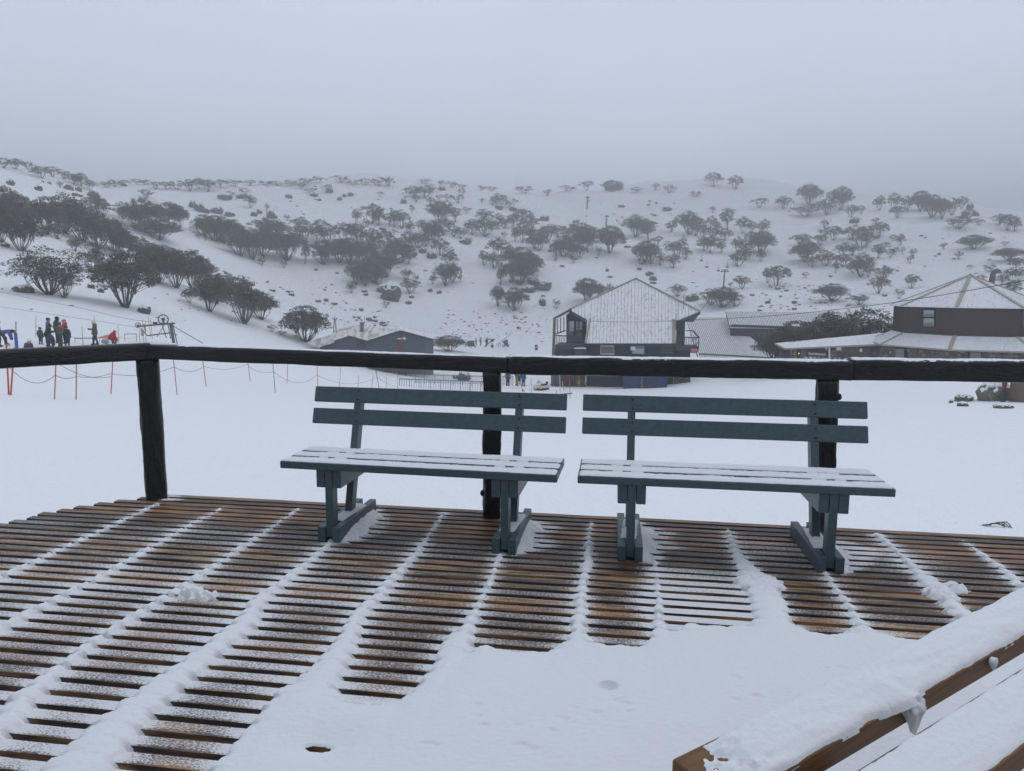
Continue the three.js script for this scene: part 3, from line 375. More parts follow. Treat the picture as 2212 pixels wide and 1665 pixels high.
// a roof plane filled with separate ribbed sheets; top/bottom are outlines as [column,row] lists; seams run up the slope
function sheets(F, top, bottom, p0, n, count, mat, name, gap = 0.12, thick = 0.05, skew = 0) {
  const x0 = Math.max(top[0][0], bottom[0][0]), X = (tab, t) => { const a = tab[0][0], b = tab[tab.length - 1][0], x = lerp(a, b, t); return [x, interp(tab, x)]; };
  for (let i = 0; i < count; i++) {
    const t0 = (i + gap * 0.5) / count, t1 = (i + 1 - gap * 0.5) / count, q = [X(top, t0), X(top, t1), X(bottom, t1), X(bottom, t0)].map(([x, y]) => F.P(x, y, p0, n));
    const g = prism(q, n.clone().multiplyScalar(-thick)); F.add(name, uvXY(g, 0.16), mat);
  }
}
{ // ---- dark two-storey lodge with big metal roof
  const Z = (x, y) => [1153.4 + 0.1755 * x, 576.7 + 0.1755 * y];
  const F = new Frame(1370, 838, 82, 0, 'ski_lodge', 'dark navy timber lodge with tall snow-dusted metal roof and two balconies', 'lodge'), l = (x, y, dz = 0) => F.L(...Z(x, y), dz), bx = (x0, y0, x1, y1, dz, d) => F.box(...Z(x0, y0), ...Z(x1, y1), dz, d);
  const eave = l(1180, 935, 1.0), slope = 0.86, n = V(0, 1, slope).normalize(); // front roof plane
  const P = (x, y) => F.P(...Z(x, y), eave, n);
  const px = a => a.map(([x, y]) => Z(x, y));
  // strips clipped between the upper and lower outline
  const up = [[455, 515], [1255, 142], [2030, 542]], lo = [[455, 535], [690, 665], [640, 930]];
  const N = 38, lowerL = [[455, 535], [668, 655]], lowerR = [[1742, 668], [2030, 548]];
  for (let i = 0; i < N; i++) { // upper part: sheets between the barge lines and, outside the apron, the raking eaves
    const a = lerp(462, 2026, i / N) + 2, b = lerp(462, 2026, (i + 1) / N) - 1.5, bot = x => x < 668 ? interp(lowerL, x) : x > 1742 ? interp(lowerR, x) : 936, lean = x => x < 690 && x > 668 ? 0 : 0;
    const q = [[a, interp(up, a) + 6], [b, interp(up, b) + 6], [b + (b > 668 && b < 1742 ? lerp(-34, 6, (b - 668) / 1074) : 0), bot(b)], [a + (a > 668 && a < 1742 ? lerp(-34, 6, (a - 668) / 1074) : 0), bot(a)]];
    if (a < 668 && b > 668) { q[2][1] = interp(lowerL, 668); q[2][0] = b; }
    if (a < 1742 && b > 1742) { q[2] = [1738, 936]; q[3][1] = 936; q.splice(2, 0, [b, interp(lowerR, b)], [1742, 668]); }
    F.add('roof_sheet', uvXY(prism(q.map(([x, y]) => P(x, y)), n.clone().multiplyScalar(-0.05)), 0.12), roofSnow);
  }
  const under = [P(440, 520), P(1255, 138), P(2042, 545), P(1745, 672), P(1738, 938), P(630, 934), P(672, 660)]; F.add('roof_deck', prism(under.map(p => p.clone().addScaledVector(n, -0.06)), n.clone().multiplyScalar(-0.12)), M.slateDark);
  // far slope of the roof, falling away behind the ridge lines
  const pk = P(1255, 138), Lc = P(436, 516), Rc = P(2044, 542); F.add('rear_roof', prism([pk.clone().add(V(0, -0.14, -0.1)), Lc.clone().add(V(0, -0.14, -0.1)), V(Lc.x, Lc.y - 1.5, Lc.z - 9), V(Rc.x, Rc.y - 1.5, Rc.z - 9), Rc.clone().add(V(0, -0.14, -0.1))].map(p => p), V(0, -0.12, 0)), M.slateDark);
  const cap = (a, b, w, m = M.beige) => F.add('barge_cap', bar(a.clone().addScaledVector(n, 0.05), b.clone().addScaledVector(n, 0.05), w, 0.1), m);
  cap(P(1255, 140), P(432, 520), 0.26); cap(P(1255, 140), P(2046, 545), 0.26); cap(P(692, 640), P(636, 934), 0.26); cap(P(1722, 645), P(1724, 940), 0.34);
  for (const [a, b] of [[P(432, 528), P(672, 668)], [P(2044, 552), P(1742, 684)]]) F.add('fascia', bar(a.clone().addScaledVector(n, -0.16), b.clone().addScaledVector(n, -0.16), 0.14, 0.3), M.slate);
  // side gable over the left balcony
  const gl = l(235, 628, 1.2), gp = P(432, 520); F.add('side_roof', prism([gp, gl, V(gl.x, gl.y, gl.z - 7), V(gp.x, gp.y, gp.z - 7)], V(0, -0.16, 0)), M.slate);
  F.add('side_roof_snow', prism([gp.clone().add(V(0, 0.06, 0)), gl.clone().add(V(0, 0.06, 0)), V(gl.x, gl.y + 0.06, gl.z - 7), V(gp.x, gp.y + 0.06, gp.z - 7)], V(0, -0.05, 0)), M.snow);
  // walls behind the balconies
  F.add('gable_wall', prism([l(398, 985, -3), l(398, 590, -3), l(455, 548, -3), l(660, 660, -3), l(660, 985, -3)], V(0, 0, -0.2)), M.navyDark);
  for (const [x0, x1, y0, y1] of [[440, 492, 668, 790], [521, 537, 668, 775], [565, 592, 668, 770]]) { const w = F.add('window', bx(x0 - 6, y0 - 6, x1 + 6, y1 + 6, -2.95, 0.08), M.navy); F.add('pane', bx(x0, y0, x1, y1, -2.9, 0.03), new THREE.MeshStandardMaterial({ color: 0xb9c4cc, roughness: 0.15 }), w); F.add('glazing_bar', bx(x0, lerp(y0, y1, 0.66), x1, lerp(y0, y1, 0.66) + 6, -2.87, 0.03), M.navyDark, w); }
  for (const [x0, x1] of [[415, 438], [541, 562]]) F.add('curtain', bx(x0, 670, x1, 840, -2.92, 0.05), M.curtain);
  F.add('table', bx(412, 800, 486, 840, -1.6, 0.6), M.logWood); F.add('chair_back', bx(522, 810, 592, 850, -1.4, 0.1), M.logWood);
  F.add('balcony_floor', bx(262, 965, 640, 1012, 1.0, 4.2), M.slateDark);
  // balcony rails and balusters
  const rails = (x0, x1, yt0, yt1, yb0, yb1, nb, z) => { const T0 = l(x0, yt0, z), T1 = l(x1, yt1, z), B0 = l(x0, yb0, z), B1 = l(x1, yb1, z); F.add('top_rail', bar(T0, T1, 0.1, 0.12), M.slateDark); F.add('bottom_rail', bar(B0, B1, 0.08, 0.08), M.slateDark); for (let i = 0; i <= nb; i++) { const t = (i + 0.3) / (nb + 0.6); F.add('baluster', bar(T0.clone().lerp(T1, t), B0.clone().lerp(B1, t), 0.06), M.baluster); } };
  rails(268, 600, 842, 856, 960, 972, 15, 1.0); rails(1748, 2032, 864, 868, 978, 982, 13, 0.9);
  F.add('side_rail', bar(l(270, 822, 0.9), l(385, 782, -2.8), 0.1, 0.12), M.slateDark); F.add('side_rail', bar(l(2030, 868, 0.85), l(1960, 785, -2.6), 0.1, 0.14), M.slateDark); F.add('side_rail', bar(l(1866, 782, -2.6), l(1960, 785, -2.6), 0.1, 0.1), M.slateDark);
  for (let i = 0; i < 4; i++) F.add('mullion', bar(l(288 + i * 40, 640 - i * 14, 0.6 - i), l(288 + i * 40, 812 - i * 12, 0.6 - i), 0.09), M.navyDark);
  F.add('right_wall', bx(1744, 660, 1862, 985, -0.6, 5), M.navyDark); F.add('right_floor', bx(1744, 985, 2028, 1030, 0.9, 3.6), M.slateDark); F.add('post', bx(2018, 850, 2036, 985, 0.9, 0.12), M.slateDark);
  for (const [x, y0, y1, r] of [[253, 628, 1510, 0.17]]) F.add('log_post', cyl(l(x - 30, 1505, 1.1), l(x + 2, y0, 1.1), 0.19, 0.16, 10), M.logWood);
  // lower storey: weatherboards
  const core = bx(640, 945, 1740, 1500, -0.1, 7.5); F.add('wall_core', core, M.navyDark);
  for (let i = 0; i < 30; i++) { const y0 = lerp(948, 1492, i / 30), y1 = lerp(948, 1492, (i + 1) / 30) - 1.5, g = bx(642, y0, 1738, y1, 0, 0.09); g.rotateX(0); F.add('weatherboard', g, M.navy); }
  F.add('trim_board', bx(628, 936, 1740, 960, 0.14, 0.12), M.slate);
  const win = (x0, y0, x1, y1, fr, pane, z = 0.1) => { const w = F.add('window', merge([bx(x0, y0, x1, y0 + 7, z, 0.1), bx(x0, y1 - 7, x1, y1, z, 0.1), bx(x0, y0 + 7, x0 + 7, y1 - 7, z, 0.1), bx(x1 - 7, y0 + 7, x1, y1 - 7, z, 0.1)]), fr); F.add('pane', bx(x0 + 6, y0 + 6, x1 - 6, y1 - 6, z - 0.05, 0.03), pane, w); return w; };
  win(818, 968, 988, 1075, M.white, M.curtain); win(1200, 962, 1364, 1075, M.slate, new THREE.MeshStandardMaterial({ color: 0xaab4bd, roughness: 0.1 })); F.add('sign_board', bx(1188, 978, 1250, 1022, 0.5, 0.04).rotateY(0), M.white); F.add('glazing_bar', bx(1205, 988, 1360, 994, 0.16, 0.04), M.slate);
  const st = F.add('louvre_frame', bx(1556, 962, 1722, 1075, 0.08, 0.1), M.navyDark); for (let i = 0; i < 4; i++) F.add('louvre', bx(1566, 980 + i * 24, 1712, 990 + i * 24, 0.22, 0.16), M.slate, st);
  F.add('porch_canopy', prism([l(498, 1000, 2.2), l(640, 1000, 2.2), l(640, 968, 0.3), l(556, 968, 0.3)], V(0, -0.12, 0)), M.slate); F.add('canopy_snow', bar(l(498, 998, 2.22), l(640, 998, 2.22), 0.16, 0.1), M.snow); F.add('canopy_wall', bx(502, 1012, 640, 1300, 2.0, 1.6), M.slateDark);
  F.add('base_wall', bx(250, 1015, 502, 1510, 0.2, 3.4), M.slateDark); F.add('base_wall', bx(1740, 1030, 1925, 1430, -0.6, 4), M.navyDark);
  // ground storey seen below the handrail
  F.add('panel', bx(240, 1240, 312, 1492, 1.0, 0.2), M.slate); const dr = F.add('door', bx(314, 1240, 472, 1495, 0.95, 0.15), M.maroon); F.add('door_notice', bx(385, 1312, 415, 1328, 0.99, 0.03), M.white, dr); F.add('door_window', bx(345, 1260, 400, 1330, 0.98, 0.03), M.black, dr);
  const q = rng(31); for (let r = 0; r < 6; r++) for (let c = 0; c < 5; c++) { const x0 = 476 + c * 32 + (r % 2) * 8 * (c > 0 ? 1 : 0), y0 = 1268 + r * 36, g = new THREE.IcosahedronGeometry(1, 1), a = l(x0, y0 + 34, 0.9), b = l(Math.min(x0 + 31, 636), y0, 0.9); const p = g.attributes.position; for (let i = 0; i < p.count; i++) p.setXYZ(i, Math.sign(p.getX(i)) * Math.abs(p.getX(i)) ** 0.6, Math.sign(p.getY(i)) * Math.abs(p.getY(i)) ** 0.6, p.getZ(i)); g.scale(Math.abs(b.x - a.x) * 0.5, (b.y - a.y) * 0.5, 0.18 + 0.1 * q()); g.translate((a.x + b.x) / 2, (a.y + b.y) / 2, 0.8); g.computeVertexNormals(); F.add('stone', g, [M.rock, M.rockDark, M.lichen][Math.floor(q() * 3)]); }
  F.add('stone_backing', bx(474, 1255, 636, 1500, 0.75, 0.5), M.rockDark);
  for (let r = 0; r < 4; r++) for (let c = 0; c < 6; c++) { const x0 = 1730 + c * 33, y0 = 1290 + r * 36, a = l(x0, y0 + 35, 0.35), b = l(x0 + 32, y0, 0.35), g = new THREE.IcosahedronGeometry(1, 1); g.scale((b.x - a.x) * 0.58, (b.y - a.y) * 0.58, 0.2 + 0.1 * q()).translate((a.x + b.x) / 2, (a.y + b.y) / 2, 0.3); F.add('stone', g, [M.rock, M.rockDark, M.lichen][Math.floor(q() * 3)]); }
  F.add('stone_backing', bx(1732, 1280, 1926, 1440, 0.25, 0.6), M.rockDark);
  F.add('doorway', bx(1645, 1340, 1716, 1470, 0.12, 0.1), M.black); F.add('door_frame', bx(1714, 1300, 1724, 1470, 0.3, 0.1), M.white); F.add('door_head', bx(1645, 1305, 1716, 1345, 0.2, 0.1), M.slate);
  F.add('antenna', cyl(P(1840, 520), P(1840, 520).add(V(0, 1.9, 0)), 0.03), M.darkSteel); F.add('antenna_arm', cyl(P(1840, 440).add(V(-1, 0.2, 0)), P(1840, 440).add(V(0, 0.2, 0)), 0.02), M.steel);
  F.add('flag_pole', cyl(P(2046, 545), P(2046, 545).add(V(0.9, 1.25, 0)), 0.03), M.darkSteel); F.add('flag', prism([P(2046, 545).add(V(0.7, 1.0, 0)), P(2046, 545).add(V(0.92, 1.3, 0)), P(2046, 545).add(V(0.95, 1.55, 0)), P(2046, 545).add(V(0.75, 1.2, 0))], V(0, 0, 0.02)), M.beige);
  // caution sign hung under the right balcony
  const S = new Frame(1370, 838, 82, 0, 'warning_sign', 'red caution sign hanging below the right balcony of the lodge', 'sign'); const sb = (x0, y0, x1, y1, dz, d) => S.box(...Z(x0, y0), ...Z(x1, y1), dz, d);
  S.add('board', sb(1925, 1000, 2016, 1056, 1.15, 0.05), std(0.42, 0.05, 0.05, 0.6)); S.add('hanger', sb(1966, 985, 1972, 1002, 1.13, 0.02), M.darkSteel);
  globalThis.signSpot = { S, a: S.L(...Z(1932, 1020), 1.17), w: S.L(...Z(2010, 1020), 1.17).x - S.L(...Z(1932, 1020), 1.17).x };
  // blue shipping container in front of the lodge
  const C = new Frame(1395, 838, 79, 0, 'shipping_container', 'blue corrugated shipping container half buried in snow before the lodge', 'container'); const cb = (x0, y0, x1, y1, dz, d) => C.box(...Z(x0, y0), ...Z(x1, y1), dz, d);
  C.add('body', cb(1098, 1280, 1640, 1520, 0, 2.4), M.blue); for (let i = 0; i < 22; i++) C.add('corrugation', cb(1102 + i * 24.5, 1284, 1114 + i * 24.5, 1516, 0.05, 0.05), M.blue); for (const x of [1100, 1632]) C.add('corner_post', cb(x - 2, 1278, x + 10, 1520, 0.08, 0.12), M.blue);
  C.add('roof_snow', cb(1096, 1270, 1644, 1281, 0.05, 2.5), M.snow); C.add('lock_rod', cyl(C.L(...Z(1508, 1500), 0.14), C.L(...Z(1508, 1285), 0.14), 0.03), M.darkSteel); C.add('plank', bar(C.L(...Z(1318, 1490), 0.5), C.L(...Z(1336, 1310), 0.12), 0.12, 0.05), M.grey);
  const pa = C.add('pallet', merge([0, 1, 2, 3, 4, 5].map(i => cb(1282 + i * 27, 1408, 1300 + i * 27, 1500, 0.35, 0.06)).concat([cb(1278, 1470, 1448, 1482, 0.3, 0.08)])), M.slateDark); C.add('sticker', cb(1325, 1460, 1362, 1478, 0.4, 0.02), M.red);
}
{ // ---- long ribbed roofs of the building behind the lodge
  const Z = (x, y) => [1109 + 0.2665 * x, 332.7 + 0.2665 * y];
  const F = new Frame(1600, 800, 108, -0.25, 'roofed_hall', 'low grey hall behind the lodge with snow-covered ribbed roofs', 'building'), l = (x, y, dz = 0) => F.L(...Z(x, y), dz);
  const n = V(0, 1, 0.55).normalize(), p0 = l(1600, 1640, 0);
  sheets(F, [[1398, 1322], [1745, 1322]].map(p => Z(...p)), [[1500, 1660], [1960, 1660]].map(p => Z(...p)), p0, n, 26, roofClean, 'roof_sheet', 0.3, 0.06);
  sheets(F, [[1745, 1470], [1905, 1470]].map(p => Z(...p)), [[1965, 1660], [2150, 1660]].map(p => Z(...p)), p0, n, 12, roofClean, 'roof_sheet', 0.3, 0.06);
  F.add('roof_deck', prism([F.P(...Z(1396, 1320), p0, n), F.P(...Z(1760, 1320), p0, n), F.P(...Z(2170, 1665), p0, n), F.P(...Z(1496, 1665), p0, n)].map(p => p.addScaledVector(n, -0.07)), n.clone().multiplyScalar(-0.15)), M.slateDark);
  const n2_ = V(0, 1, 0.6).normalize(), q0 = l(1900, 1412, -5);
  sheets(F, [[1722, 1276], [2690, 1284]].map(p => Z(...p)), [[1756, 1408], [2740, 1420]].map(p => Z(...p)), q0, n2_, 74, roofClean, 'roof_sheet', 0.3, 0.05);
  F.add('upper_roof_deck', prism([F.P(...Z(1716, 1273), q0, n2_), F.P(...Z(2700, 1281), q0, n2_), F.P(...Z(2750, 1424), q0, n2_), F.P(...Z(1752, 1412), q0, n2_)].map(p => p.addScaledVector(n2_, -0.06)), n2_.clone().multiplyScalar(-0.2)), M.slateDark);
  F.add('upper_wall', F.box(...Z(1752, 1412), ...Z(2740, 1530), -5.2, 3), M.slateDark);
  F.add('lower_wall', F.box(...Z(1500, 1650), ...Z(2150, 1760), -0.3, 6), M.slateDark);
  for (const x of [1942, 1992]) { const w = F.add('window', F.box(...Z(x, 1446), ...Z(x + 46, 1482), -5.12, 0.08), M.grey); F.add('pane', F.box(...Z(x + 5, 1450), ...Z(x + 41, 1480), -5.08, 0.04), std(0.05, 0.055, 0.06, 0.2), w); }
}
{ // ---- eight-sided house: ribbed brown storey over a stone base
  const Z = (x, y) => [1652.5 + 0.25294 * x, 554.5 + 0.25294 * y];
  const [cx, cyb] = Z(1705, 680); const F = new Frame(cx, cyb, 75, 0, 'octagonal_house', 'eight-sided house with ribbed brown upper storey on a stone base', 'house');
  const k = 75 * 0.713 * 0.25294 / 1540, R = 660 * k, RR = 698 * k, RS = 895 * k, RB = 845 * k, a0 = -7 * Math.PI / 180, vtx = (r, i, y) => V(r * Math.sin(a0 + i * Math.PI / 4), y, r * Math.cos(a0 + i * Math.PI / 4));
  const H1 = F.L(...Z(1620, 432), RR).y, H0 = F.L(...Z(1615, 682), R).y, HA = F.L(...Z(1705, 158), 0).y, HS = F.L(...Z(1595, 797), RS).y, HB = HS - 1.55;
  const apex = V(0, HA, 0);
  for (let i = 0; i < 8; i++) {
    const A = vtx(RR, i, H1), B = vtx(RR, i + 1, H1), nn = new THREE.Vector3().crossVectors(B.clone().sub(A), apex.clone().sub(A)).normalize();
    F.add('roof_panel', uvXY(prism([A, B, apex], nn.clone().multiplyScalar(-0.06)), 0.2), roofClean);
    const ribs = []; for (let j = 1; j < 26; j++) { const t = j / 26, e = A.clone().lerp(B, t), top = t < 0.5 ? A.clone().lerp(apex, 2 * t) : B.clone().lerp(apex, 2 * (1 - t)); const lo = e, hi = e.clone().lerp(apex, 0).add(V(0, 0, 0)); const dir = apex.clone().sub(A.clone().lerp(B, 0.5)); const len = 1 - Math.abs(2 * t - 1); ribs.push(bar(e.clone().addScaledVector(nn, 0.02), e.clone().addScaledVector(dir, len * 0.98).addScaledVector(nn, 0.02), 0.07, 0.03)); }
    F.add('roof_ribs', uvXY(merge(ribs), 0.2), roofClean); F.add('hip_cap', bar(A.clone().addScaledVector(nn, 0.05), apex.clone().addScaledVector(nn, 0.05), 0.27, 0.08), M.beige);
    const C = vtx(R, i, H0), D = vtx(R, i + 1, H0), C1 = vtx(R, i, H1 + 0.05), D1 = vtx(R, i + 1, H1 + 0.05), wn = D.clone().sub(C).cross(UPY).negate().normalize(); const out = C.clone().add(D).multiplyScalar(0.5).setY(0).normalize();
    F.add('wall_panel', prism([C, D, D1, C1], out.clone().multiplyScalar(-0.15)), M.brownClad);
    const rb = []; for (let j = 0; j < 24; j++) { const t = (j + 0.5) / 24; rb.push(bar(C.clone().lerp(D, t).addScaledVector(out, 0.02), C1.clone().lerp(D1, t).addScaledVector(out, 0.02), 0.10, 0.06)); } F.add('wall_ribs', merge(rb), M.brownClad);
    // skirt roof
    const E = vtx(RS, i, HS), G = vtx(RS, i + 1, HS), E1 = vtx(R + 0.02, i, H0 + 0.05), G1 = vtx(R + 0.02, i + 1, H0 + 0.05), sn = new THREE.Vector3().crossVectors(G.clone().sub(E), E1.clone().sub(E)).normalize();
    F.add('skirt_roof', uvXY(prism([E, G, G1, E1], sn.clone().multiplyScalar(-0.08)), 0.25), roofClean); const sr = []; for (let j = 1; j < 30; j++) { const t = j / 30; sr.push(bar(E.clone().lerp(G, t).addScaledVector(sn, 0.02), E1.clone().lerp(G1, t).addScaledVector(sn, 0.02), 0.07, 0.03)); } F.add('skirt_ribs', uvXY(merge(sr), 0.25), roofClean); F.add('skirt_hip', bar(E.clone().addScaledVector(sn, 0.04), E1.clone().addScaledVector(sn, 0.04), 0.3, 0.07), M.beige);
    F.add('gutter', bar(E, G, 0.1, 0.1), M.beige);
    // stone base: separate stones in front of the mortar
    const S0 = vtx(RB, i, HB), S1 = vtx(RB, i + 1, HB), T0 = vtx(RB, i, HS + 0.05), T1 = vtx(RB, i + 1, HS + 0.05); F.add('mortar_wall', prism([S0, S1, T1, T0], out.clone().multiplyScalar(-0.3)), M.rock);
    if (i === 7 || i === 0 || i === 6) stones(F, T0, T1, out, 1.7, i * 13 + 5);
  }
  const facing = i => { const a = a0 + (i + 0.5) * Math.PI / 4; return V(Math.sin(a), 0, Math.cos(a)); };
  // window on the facet left of centre
  const wn = facing(7), wc = wn.clone().multiplyScalar(R * Math.cos(Math.PI / 8) + 0.06), Pw = (x, y) => F.P(...Z(x, y), wc, wn);
  const quad = (x0, y0, x1, y1, d, o = 0) => prism([Pw(x0, y1), Pw(x1, y1), Pw(x1, y0), Pw(x0, y0)].map(p => p.addScaledVector(wn, o)), wn.clone().multiplyScalar(-d));
  const w = F.add('window', quad(1340, 445, 1455, 605, 0.1, 0.05), M.black); for (const [y0, y1] of [[456, 512], [526, 594]]) { F.add('pane', quad(1358, y0, 1444, y1, 0.03, 0.07), std(0.30, 0.34, 0.37, 0.15), w); F.add('blind', quad(1362, lerp(y0, y1, 0.55), 1440, y1 - 2, 0.02, 0.08), M.curtain, w); }
  const wn2 = facing(1), wc2 = wn2.clone().multiplyScalar(R * Math.cos(Math.PI / 8) + 0.06), P2 = (x, y) => F.P(...Z(x, y), wc2, wn2); F.add('window', prism([P2(2192, 605), P2(2260, 605), P2(2260, 450), P2(2192, 450)], wn2.clone().multiplyScalar(-0.1)), M.black); for (const [y0, y1] of [[460, 515], [530, 595]]) F.add('pane', prism([P2(2202, y1), P2(2250, y1), P2(2250, y0), P2(2202, y0)].map(p => p.addScaledVector(wn2, 0.04)), wn2.clone().multiplyScalar(-0.03)), std(0.10, 0.13, 0.16, 0.15));
  // flue with bent cowl
  const fb = F.L(...Z(1920, 258), -1.0), ft = F.L(...Z(1945, 150), -1.0); F.add('flue', cyl(fb.clone().add(V(0, -0.5, 0)), ft.clone().add(V(0, -0.25, 0)), 0.24, 0.24, 14), M.logWood); F.add('flue_top', cyl(ft.clone().add(V(0, -0.25, 0)), ft.clone().add(V(0.02, 0.1, 0)), 0.23, 0.23, 14), M.grey); F.add('cowl', new THREE.TorusGeometry(0.22, 0.21, 10, 14, Math.PI).translate(ft.x + 0.24, ft.y + 0.08, ft.z), M.grey); F.add('finial', new THREE.ConeGeometry(0.08, 0.2, 8).translate(0, HA + 0.1, 0), M.black);
  // low wing running to the left
  const wz = RS * 0.35, W = (x, y, dz) => F.L(...Z(x, y), dz); const r0 = W(165, 779, wz), r1 = W(1010, 742, wz), r2 = W(1150, 664, wz - 4), r3 = W(80, 737, wz - 4.2);
  F.add('wing_roof', uvXY(prism([r0, r1, r2, W(1060, 645, wz - 5.5), r3], V(0, -0.12, 0)), 0.2), roofClean); F.add('wing_gutter', bar(r0.clone().add(V(0, -0.08, 0.05)), r1.clone().add(V(0, -0.08, 0.05)), 0.12, 0.14), M.beige); F.add('wing_fascia', bar(r0.clone().add(V(0, -0.06, 0)), r3.clone().add(V(0, -0.06, 0)), 0.1, 0.16), M.beige);
  const wb = wz - 0.7, a = W(215, 795, wb), b = W(1000, 760, wb); F.add('wing_wall', prism([V(a.x, HB, wb), V(b.x, HB, wb), V(b.x, r1.y, wb), V(a.x, r0.y - 0.05, wb)], V(0, 0, -0.3)), M.rock);
  stones(F, V(a.x, r0.y - 0.08, wb), V(b.x, r1.y - 0.06, wb), V(0, 0, 1), 1.6, 99);
  F.add('wing_post', cyl(V(W(118, 790, wz).x, HB, wz - 0.2), W(118, 770, wz - 0.2), 0.06), M.black); F.add('wing_post', cyl(V(W(150, 790, wz).x, HB, wz - 1.4), W(150, 775, wz - 1.4), 0.06), M.black);
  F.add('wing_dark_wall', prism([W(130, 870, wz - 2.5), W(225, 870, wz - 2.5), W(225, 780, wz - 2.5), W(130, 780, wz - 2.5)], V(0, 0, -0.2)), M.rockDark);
  const wbx = (x0, y0, x1, y1, o, d, m, nm, par) => F.add(nm, F.box(...Z(x0, y0), ...Z(x1, y1), wb + o, d), m, par);
  const v1 = wbx(600, 752, 662, 806, 0.22, 0.3, M.glass, 'vent_window'); wbx(612, 762, 650, 796, 0.26, 0.05, M.white, 'pane', v1);
  const v2 = wbx(800, 782, 898, 880, 0.18, 0.25, std(0.09, 0.09, 0.095, 0.6), 'panel_door'); wbx(806, 784, 830, 812, 0.22, 0.03, M.white, 'notice', v2);
  F.add('drain_pipe', merge([cyl(W(550, 880, wb + 0.25), W(550, 770, wb + 0.25), 0.09, 0.09, 8), cyl(W(550, 770, wb + 0.25), W(524, 768, wb + 0.25), 0.09, 0.09, 8), cyl(W(524, 768, wb + 0.25), W(522, 790, wb + 0.25), 0.09, 0.09, 8)]), M.white);
  wbx(270, 780, 300, 900, 0.15, 0.2, M.black, 'doorway'); globalThis.sign2 = { F, p: W(372, 836, wb + 0.24), w: W(516, 836, wb + 0.24).x - W(372, 836, wb + 0.24).x, h: W(372, 812, wb + 0.24).y - W(372, 836, wb + 0.24).y }; wbx(350, 800, 530, 850, 0.2, 0.16, std(0.04, 0.03, 0.026, 0.7), 'sign_board');
  // porch lamp by the doorway
  F.add('lamp_housing', F.box(...Z(281, 812), ...Z(297, 822), wb + 0.3, 0.12), M.black);
  const lp = W(289, 826, wb + 0.3); const lm = new THREE.MeshStandardMaterial({ color: 0xffe27a, emissive: new THREE.Color(1, 0.78, 0.25), emissiveIntensity: 0.8 }); F.add('lamp', new THREE.SphereGeometry(0.05, 12, 8).translate(lp.x, lp.y, lp.z - 0.05), lm); const pl = new THREE.PointLight(new THREE.Color(1, 0.8, 0.4), 0.05, 0, 2); pl.position.set(lp.x, lp.y, lp.z + 0.05); pl.castShadow = true; F.g.add(pl);
  // windows in the stone base
  for (const [i, x0, x1, y0, y1] of [[7, 1108, 1202, 776, 900], [7, 1738, 1850, 806, 930]]) { const f = facing(x0 > 1600 ? 0 : 7), c = f.clone().multiplyScalar(RB * Math.cos(Math.PI / 8) + 0.16), Q = (x, y) => F.P(...Z(x, y), c, f), qd = (m, o, d) => prism([Q(x0 + m, y1 - m), Q(x1 - m, y1 - m), Q(x1 - m, y0 + m), Q(x0 + m, y0 + m)].map(p => p.addScaledVector(f, o)), f.clone().multiplyScalar(-d)); const ww = F.add('window', qd(0, 0.06, 0.2), M.black); F.add('pane', qd(10, 0.09, 0.05), std(0.16, 0.18, 0.20, 0.15), ww); }
}
function stones(F, T0, T1, out, depth, seed) { // rubble stones set proud of the mortar below the line T0-T1
  const q = rng(seed), L = T0.distanceTo(T1), dir = T1.clone().sub(T0).divideScalar(L); let y = 0, row = 0; const mats = [std(0.17, 0.155, 0.135, 0.9), std(0.12, 0.115, 0.105, 0.9), std(0.21, 0.195, 0.165, 0.9), std(0.14, 0.12, 0.095, 0.9), std(0.085, 0.085, 0.085, 0.9)];
  while (y < depth) { const h = 0.22 + 0.16 * q(); let x = -0.2 * q(); while (x < L - 0.05) { const w = 0.26 + 0.42 * q() * q() + 0.1 * q(), c0 = Math.max(x, 0), c1 = Math.min(x + w, L); if (c1 - c0 > 0.08) { const nn = 6 + Math.floor(q() * 3), pts = [], cx = (c0 + c1) / 2, hw = (c1 - c0) / 2 - 0.015, hh = h / 2 - 0.012; for (let k = 0; k < nn; k++) { const a = (k + 0.35 * (q() - 0.5)) / nn * 2 * Math.PI, ca = Math.cos(a), sa = Math.sin(a), rr = 1 / Math.pow(Math.abs(ca) ** 4 + Math.abs(sa) ** 4, 0.25); pts.push(T0.clone().addScaledVector(dir, cx + hw * ca * rr * (0.9 + 0.16 * q())).add(V(0, -(y + h / 2) + hh * sa * rr * (0.9 + 0.2 * q()), 0)).addScaledVector(out, 0.03 + 0.07 * q())); } const mid = 0.05 + 0.04 * q(); F.add('stone', prism(pts.map(p => p.clone()), out.clone().multiplyScalar(-0.2)), mats[Math.floor(q() * 5)]); } x += w; } y += h; row++; }
}
